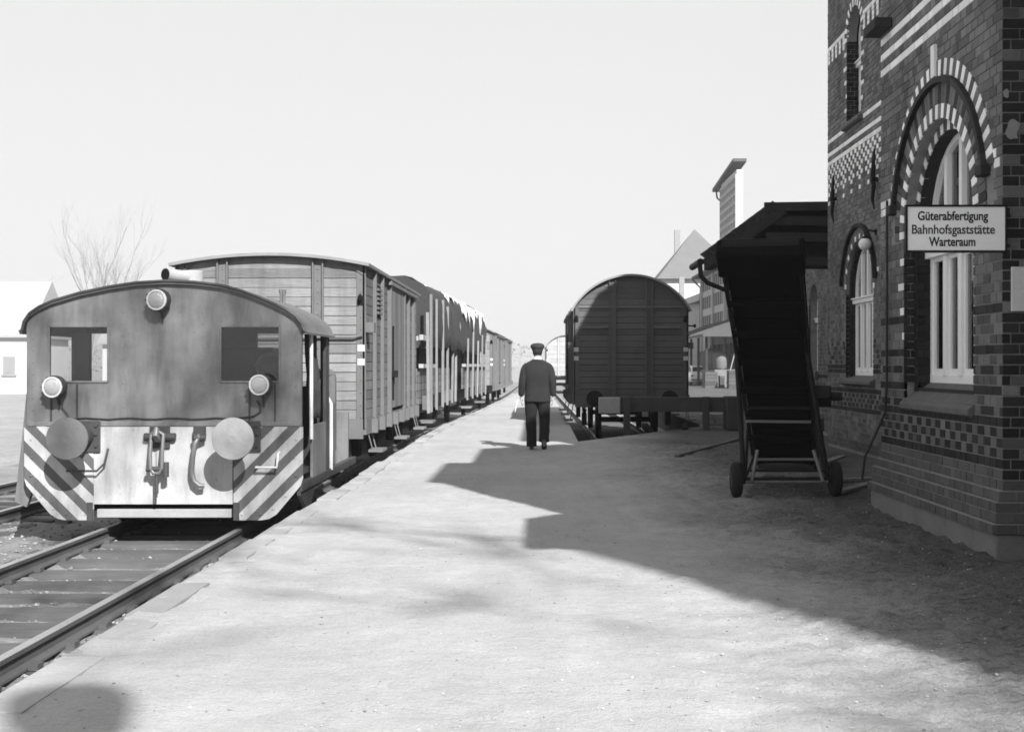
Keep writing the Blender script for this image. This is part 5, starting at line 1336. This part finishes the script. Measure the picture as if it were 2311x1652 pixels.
# loading dock lean-to
B().prism([(10.9, 3.38), (10.9, 3.52), (15.0, 5.0), (15.0, 4.86)], 'y', 83.0, 110).build('dock_roof', 'ware_roof', wh)
B().prism([(10.9, 3.36), (10.9, 3.53), (15.0, 5.02), (15.0, 3.36)], 'y', 82.6, 83.0).build('dock_gable', 'ware_roof', wh)
for k in range(24): B().bar((10.9, 83.2+k*1.12, 3.58), (14.95, 83.2+k*1.12, 5.05), .10, .07).build('roof_batten', 'ware_roof', wh)
B().box(11.8, 15, 83.4, 110, 0, 1.15).build('dock', 'concrete', wh)
for k in range(7): B().box(11.2, 11.36, 83.6+4.2*k, 83.8+4.2*k, 0, 3.4).build('dock_post', 'dark_wood', wh)
for k in range(12): B().box(14.90, 14.97, 84+2.1*k, 85.3+2.1*k, 1.2, 3.2).build('dock_door', 'dark_wood', wh)
for k, (x, y, r, h_, lb) in enumerate(((12.2, 92.0, .42, 1.35, 'tall pale sack bale on the loading dock, leftmost'), (12.35, 89.4, .62, 1.5, 'bulky pale sack bale on the loading dock'), (12.3, 87.6, .55, 1.35, 'rounded sack bale in the middle of the dock'), (12.5, 86.0, .50, 1.25, 'darker sack bale right of the pale bulky one'), (12.4, 84.6, .40, 1.1, 'smallest sack bale at the near end of the dock'))):
    o = B().lathe((x, y, 1.16), [(0, r*.8), (h_*.1, r), (h_*.5, r*1.04), (h_*.85, r*.92), (h_*.97, r*.6), (h_, r*.1)], (0,0,1), 14)
    o.v = [(v[0]+.06*nz3(v[0]*3, v[2]*3, 1), v[1]+.06*nz3(v[1]*3, v[2]*3, 1, 4), v[2]) for v in o.v]
    tag(o.build('sack_bale', 'sack', None, smooth=60), lb, 'sack', 'sack bales on the loading dock')
def crate(x0, x1, y0, y1, z0, z1, lb):
    c = thing('crate', ((x0+x1)/2, y0, z0), lb, 'crate', 'crates below the loading dock')
    B().box(x0+.03, x1-.03, y0+.03, y1-.03, z0, z1-.03).build('core', 'dark_wood', c)
    n = 5
    for k in range(n):
        a, d = z0+(z1-z0)*k/n, z0+(z1-z0)*(k+1)/n - .02
        B().box(x0, x1, y0, y0+.03, a, d).build('slat', 'crate', c); B().box(x0, x0+.03, y0+.031, y1, a, d).build('slat', 'crate', c)
    return c
crate(10.5, 11.3, 78.5, 79.4, 0, 1.05, 'upright wooden crate left of the others before the dock')
crate(11.7, 12.6, 76.5, 77.5, 0, 1.15, 'wide wooden crate before the dock nearest the conveyor')
crate(11.45, 11.75, 78.6, 79.4, 0, .8, 'narrow dark crate between the two larger crates')
tag(B().bar((12.0, 79.8, .1), (12.6, 79.9, 2.3), .12, .06).build('leaning_board', 'stake_wood'), 'pale board leaning upright against the loading dock', 'board')
# gridded tower rising above the warehouse
tw = thing('hoist_tower', (16.3, 105, 0), 'narrow hoist tower with gridded side and slanted roof above the warehouse', 'tower')
TX, TY0, TY1 = 16.0, 100.5, 109.0
B().box(TX, TX+.5, TY0, TY1, 0, 17.3).build('wall', 'tower_wall', tw)
for k in range(8):
    yy = TY0 + (TY1-TY0)*k/7; B().box(TX-.14, TX-.002, yy-.13, yy+.13, 6, 16.9).build('grid_bar', 'tower_bar', tw)
for k in range(15):
    z = 7.0 + k*.70; B().box(TX-.12, TX-.003, TY0, TY1, z-.14, z+.14).build('grid_bar', 'tower_bar', tw)
B().prism([(TY0-.3, 17.9), (TY0-.3, 18.15), (TY1+3.2, 17.4), (TY1+3.2, 17.1)], 'x', TX-.35, TX+.75).build('roof', 'ware_roof', tw)
B().tube([(TX, TY1+3.1, 17.1), (TX, TY1+2.6, 16.5), (TX, TY1, 15.8)], .08, 6).build('roof_strut', 'ware_roof', tw)
# white house with a steep pyramid roof
hs_ = thing('white_house', (17, 134, 0), 'white house with steep grey pyramid roof and chimney far behind', 'house')
B().box(12.9, 21, 130, 139, 0, 10.6).build('wall', 'house_wall', hs_)
b = B(); b.add([(12.3,129.4,10.5),(21.6,129.4,10.5),(21.6,139.6,10.5),(12.3,139.6,10.5),(16.7,133.5,16.1)], [(0,1,4),(1,2,4),(2,3,4),(3,0,4),(3,2,1,0)])
rf = b.build('roof', 'house_roof', hs_); B().box(14.75, 15.35, 135.0, 135.6, 11, 16.2).build('chimney', 'plaster', rf)
for z0 in (4.6,): 
    for x in (13.6, 15.4, 17.2): 
        w = B().box(x, x+.8, 129.96, 129.999, z0, z0+1.2).build('window', 'plaster', hs_); B().box(x+.1, x+.7, 129.94, 129.958, z0+.1, z0+1.1).build('pane', 'window_dark', w)
an_ = thing('annex', (14, 122, 0), 'pale low annex with windows and chimney beside the warehouse', 'house')
B().box(13.4, 20, 119, 126, 0, 7.4).build('wall', 'house_wall', an_)
B().prism([(13.1, 7.35), (13.1, 7.5), (16.5, 8.8), (20.2, 7.5), (20.2, 7.35)], 'y', 118.7, 126.3).build('roof', 'ware_roof', an_)
B().box(13.55, 14.05, 120, 120.5, 7.5, 10).build('chimney', 'plaster', an_)
for k in range(3):
    for z0 in (3.6, 5.6): 
        w = B().box(13.37, 13.399, 119.5+2*k, 120.5+2*k, z0, z0+1.2).build('window', 'plaster', an_); B().box(13.35, 13.368, 119.6+2*k, 120.4+2*k, z0+.1, z0+1.1).build('pane', 'window_dark', w)

# white car parked in the yard
car = thing('parked_car', (11.95, 92, 0), 'small white saloon car parked in front of the loading dock', 'car')
cxx, cyy = 11.75, 90.0
def ring_c(y, w, zb, zt, n=0): return [(cxx-w, y, zb), (cxx-w-.03, y, (zb+zt)/2), (cxx-w+.05, y, zt), (cxx+w-.05, y, zt), (cxx+w+.03, y, (zb+zt)/2), (cxx+w, y, zb)]
B().loft([ring_c(cyy, .70, .35, .80), ring_c(cyy+.08, .76, .25, .90), ring_c(cyy+.9, .80, .22, .94), ring_c(cyy+2.6, .80, .22, .92), ring_c(cyy+3.6, .77, .25, .84), ring_c(cyy+3.7, .70, .35, .75)]).build('body', 'car_paint', car, smooth=35, bevel=.03)
B().loft([ring_c(cyy+.55, .68, .93, .95), ring_c(cyy+.95, .60, .93, 1.40), ring_c(cyy+2.0, .60, .93, 1.43), ring_c(cyy+2.75, .68, .91, .95)]).build('cabin', 'car_paint', car, smooth=35, bevel=.03)
B().add([(cxx-.55, cyy+.60, .99), (cxx+.55, cyy+.60, .99), (cxx+.50, cyy+.885, 1.33), (cxx-.50, cyy+.885, 1.33)], [(0,1,2,3)])
b = B(); b.add([(cxx-.56, cyy+.585, 1.0), (cxx+.56, cyy+.585, 1.0), (cxx+.50, cyy+.86, 1.32), (cxx-.50, cyy+.86, 1.32)], [(0,1,2,3)]); b.build('rear_window', 'window_dark', car)
b = B(); b.add([(cxx-.715, cyy+1.0, 1.0), (cxx-.665, cyy+1.1, 1.33), (cxx-.665, cyy+2.0, 1.34), (cxx-.715, cyy+2.4, 1.0)], [(0,1,2,3)]); b.build('side_window', 'window_dark', car)
for x in (-.66, .66):
    for yy in (cyy+.7, cyy+2.95):
        w = B().lathe((cxx+x-.09, yy, .28), [(0,.05),(0,.26),(.03,.28),(.15,.28),(.18,.26),(.18,.05)], (1,0,0), 18).build('wheel', 'rubber', car, smooth=35)
    B().box(cxx+x-.07, cxx+x+.07, cyy-.02, cyy+.03, .62, .76).build('tail_light', 'wagon_iron', car)
B().box(cxx-.75, cxx+.75, cyy-.08, cyy-.02, .36, .46).build('bumper', 'steel_worn', car, bevel=.01)

# ================================================================== left background
def house(name, x0, x1, y0, y1, ze, zr, label, wins, ridge='x'):
    h_ = thing(name, ((x0+x1)/2, y0, -.6), label, 'house')
    B().box(x0, x1, y0, y1, -.62, ze).build('wall', 'house_wall', h_)
    if ridge == 'x': B().prism([(y0-.4, ze-.15), (y0-.4, ze), ((y0+y1)/2, zr), (y1+.4, ze), (y1+.4, ze-.15)], 'x', x0-.3, x1+.3).build('roof', 'house_roof_hazed', h_)
    else: 
        B().prism([(x0-.4, ze-.15), (x0-.4, ze), ((x0+x1)/2, zr), (x1+.4, ze), (x1+.4, ze-.15)], 'y', y0-.3, y1+.3).build('roof', 'house_roof', h_)
    for (x, z) in wins:
        w = B().box(x, x+.9, y0-.05, y0-.002, z, z+1.3).build('window', 'plaster', h_); B().box(x+.1, x+.8, y0-.07, y0-.052, z+.1, z+1.2).build('pane', 'pane_hazed', w)
        B().box(x-.1, x+1.0, y0-.12, y0-.003, z-.14, z-.01).build('window_sill', 'plaster', h_)
    return h_
house('house', -52, -37.2, 90, 98, 3.6, 7.8, 'pale rendered house with grey saddle roof at the left edge', [(-38.9, .8), (-42, .8), (-45, .8)])
house('house', -33.8, -26.5, 96, 104, 3.2, 6.2, 'white house seen through the locomotive\'s left cab window', [(-32.9, .6), (-31.2, .6), (-29.5, .6), (-28.0, .6)])
house('house', -44, -34.5, 128, 136, 4.2, 8.2, 'faint low house with pale roof between left house and trees', [(-40, 1.2), (-37, 1.2)])

def tree(name, base, h, label, seed, spread=1.0, levels=4, nb=3, m='bark', r0=.16, forks=1, group=None, cat='tree', start=.38):
    rnd_ = random.Random(seed); t = thing(name, base, label, cat, group)
    trunk = B(); crown = B()
    def grow(p, d, ln, r, lev, mb):
        n = 4 if lev < 2 else 3; pts = [Vector(p)]; rs = [r]; dd = Vector(d).normalized()
        for k in range(n):
            dd = (dd + Vector((rnd_.uniform(-1,1), rnd_.uniform(-1,1), rnd_.uniform(-.3,.6)))*(.13 + .05*lev)).normalized()
            pts.append(pts[-1] + dd*ln/n); rs.append(r*(1-.62*(k+1)/n))
        mb.tube(pts, rs, 6 if lev < 2 else 4 if lev < 3 else 3, caps=False)
        if lev >= levels: return
        kids = nb + (2 if lev == 0 else 1 if lev == 1 else 0) + (1 if lev >= levels-1 else 0)
        for k in range(kids):
            f = rnd_.uniform(.35, 1.0) if lev else rnd_.uniform(start, 1.0)
            i = min(n-1, int(f*n)); q_ = pts[i].lerp(pts[i+1], f*n-i); a = rnd_.uniform(0, 6.283)
            side = Vector((math.cos(a), math.sin(a), 0)); el = rnd_.uniform(.35, 1.1)
            nd = (dd*.75 + side*spread*(.55 + .25*rnd_.random()) + Vector((0,0,.18*el))).normalized()
            grow(q_, nd, ln*rnd_.uniform(.42, .62), rs[i]*rnd_.uniform(.42, .6), lev+1, crown)
    for k in range(forks):
        a = rnd_.uniform(0, 6.28); d0 = (rnd_.uniform(-.06,.06)+(.12*math.cos(a) if forks > 1 else 0), rnd_.uniform(-.06,.06)+(.12*math.sin(a) if forks > 1 else 0), 1)
        grow(base, d0, h*.72*rnd_.uniform(.85,1.05), r0, 0, trunk)
    trunk.build('trunk', m, t, smooth=60, fix=False); crown.build('crown', m, t, fix=False)
    return t
tree('bare_tree', (-40.3, 110, -.6), 15.5, 'tall bare tree left of the pair behind the locomotive roof', 5, .34, 4, 4, 'bark_pale', .15)
tree('bare_tree', (-38.0, 112, -.6), 15.5, 'tall twin-stemmed bare tree behind the locomotive roof', 9, .34, 4, 4, 'bark_pale', .15, 2)
tree('bare_tree', (-43.2, 106, -.6), 8, 'small thin bare tree nearest the left house', 14, .8, 4, 3, 'bark_pale', .08)
tree('bare_tree', (-37.5, 118, -.6), 9, 'low bushy bare tree right of the twin-stemmed one', 22, .9, 4, 4, 'bark_pale', .10)
# trees and added shadow-casting post behind the viewer; their shadows fall on locomotive and sand
def broad_tree(name, base, top, targets, label, seed, group):
    # a broad old lime: every limb grows from the nearest limb towards a point of the crown, twigs cluster at its end
    rn = random.Random(seed); t = thing(name, base, label, 'tree', group); trunk = B(); crown = B()
    b0 = Vector(base); t0 = Vector(top); pts = [b0.lerp(t0, k/6) + Vector((rn.uniform(-.15,.15), rn.uniform(-.15,.15), 0)) for k in range(7)]
    trunk.tube(pts, [.42,.34,.30,.27,.24,.20,.16], 10, caps=False)
    nodes = [(p, .15) for p in pts[3:]]
    for P in sorted(targets, key=lambda q: (Vector(q)-t0).length):
        P = Vector(P); n0, r = min(nodes, key=lambda q: (q[0]-P).length * (1 + max(0, q[0].z-P.z)*.12))
        L0 = (P-n0).length; k = max(3, int(L0/.8)); br = [n0]; rad = [min(r*.75, .03+.010*L0)]
        for i in range(1, k+1):
            br.append(n0.lerp(P, i/k) + Vector((rn.uniform(-1,1), rn.uniform(-1,1), rn.uniform(-.5,1)))*.10*L0**.5*(1 if i < k else .2)); rad.append(max(.012, rad[0]*(1-.75*i/k)))
            nodes.append((br[-1], rad[-1]))
        crown.tube(br, rad, 5, caps=False)
        for _ in range(rn.randint(6, 12)):
            d = Vector((rn.gauss(0,1), rn.gauss(0,1), rn.gauss(.4,1))).normalized(); ln = rn.uniform(.5, 1.5); q0 = P + d*rn.uniform(0,.2)
            q1 = q0 + d*ln*.5 + Vector((rn.uniform(-.12,.12), rn.uniform(-.12,.12), rn.uniform(-.05,.15))); q2 = q1 + d*ln*.5 + Vector((rn.uniform(-.2,.2), rn.uniform(-.2,.2), rn.uniform(-.1,.2)))
            crown.tube([q0, q1, q2], [.020, .014, .006], 3, caps=False)
            for _ in range(3):
                e = (d + Vector((rn.gauss(0,.7), rn.gauss(0,.7), rn.gauss(0,.7)))).normalized(); crown.tube([q1, q1 + e*rn.uniform(.3,.7)], [.012, .004], 3, caps=False)
    trunk.build('trunk', 'bark', t, smooth=60, fix=False); crown.build('crown', 'bark', t, fix=False)
rt = random.Random(77); tg = []
for _ in range(20):
    p = Vector((rt.uniform(-6.0, -2.2), 13.6, rt.uniform(-.6, 2.6))); tg.append(p - ld*rt.uniform(24, 33))
for _ in range(14):
    p = Vector((rt.uniform(-5.5, -2.3), rt.uniform(5.5, 12), -.4)); tg.append(p - ld*rt.uniform(24, 32))
for _ in range(3):
    p = Vector((rt.uniform(-2.2, 0.6), rt.uniform(5.5, 11.5), 0)); tg.append(p - ld*rt.uniform(26, 34))
for _ in range(40):
    p = Vector((rt.uniform(1.5, 8), rt.uniform(4, 14), 0)); tg.append(p - ld*rt.uniform(24, 34))
broad_tree('platform_tree', (10.4, -11.2, 0), (9.6, -11.0, 16.5), tg, 'broad bare lime tree behind the viewer shading locomotive and platform', 8, None)
lp = thing('shadow_post', (3.13, -6.28, 0), 'added post with round head behind the viewer, casting a dark blob on the sand', 'lamp')  # no real lamp: unseen post and head added for their blob of shadow
B().cyl((3.13, -6.28, 0), (3.13, -6.28, 9.0), .07, .045, 12).build('post', 'black_iron', lp, smooth=40)
B().lathe((3.13, -6.28, 9.0), [(-.25,.10),(-.25,.20),(.0,.26),(.16,.25),(.24,.10),(.30,.03)], (0,0,1), 24).build('shade', 'black_iron', lp, smooth=40)
# boundary marker stone between the tracks
tag(B().loft([[( -5.98+dx*.085, 15.6+dy*.08, z) for dx, dy in ((-1,-1),(1,-1),(1,1),(-1,1))] for z in (-.62, -.42)] + [[(-5.98+dx*.07, 15.6+dy*.07, -.385) for dx, dy in ((-1,-1),(1,-1),(1,1),(-1,1))]]).build('marker_stone', 'concrete', None, bevel=.02), 'small squared marker stone between the tracks in front of locomotive', 'marker stone')
# far-off wood on the horizon
b = B(); rw = random.Random(3)
for _ in range(26000):
    x = rw.uniform(-260, 260); y = 420 + rw.uniform(-25, 25)
    top = 9 + 4*mnoise.noise(Vector((x*.03, 0, 1))) + 3*mnoise.noise(Vector((x*.12, 2, 1)))
    z = -.6 + top*rw.random()**.8; s_ = rw.uniform(.2, .7)
    p = [(x + rw.uniform(-s_, s_), y + rw.uniform(-s_, s_), z + rw.uniform(-s_, s_)) for _ in range(3)]
    b.add(p, [(0,1,2)])
o = b.build('distant_wood', 'far_wood', kind='stuff', fix=False); o['label'] = 'hazy leafless wood along the horizon'

HAZE = 0.0008
# thin spring haze: one closed box of air around everything
hz = B().box(-420, 420, -60, 520, -2.6, 34).build('haze', [])
hm = bpy.data.materials.new('haze'); hm.use_nodes = True; hn = hm.node_tree; hn.nodes.clear()
ho = hn.nodes.new('ShaderNodeOutputMaterial'); hv = hn.nodes.new('ShaderNodeVolumePrincipled')
hv.inputs['Color'].default_value = (.95, .95, .95, 1); hv.inputs['Density'].default_value = HAZE; hv.inputs['Anisotropy'].default_value = .2
hn.links.new(hv.outputs[0], ho.inputs['Volume']); hz.data.materials.append(hm)
hz['kind'] = 'stuff'; hz['label'] = 'thin bright haze in the air over the station yard'
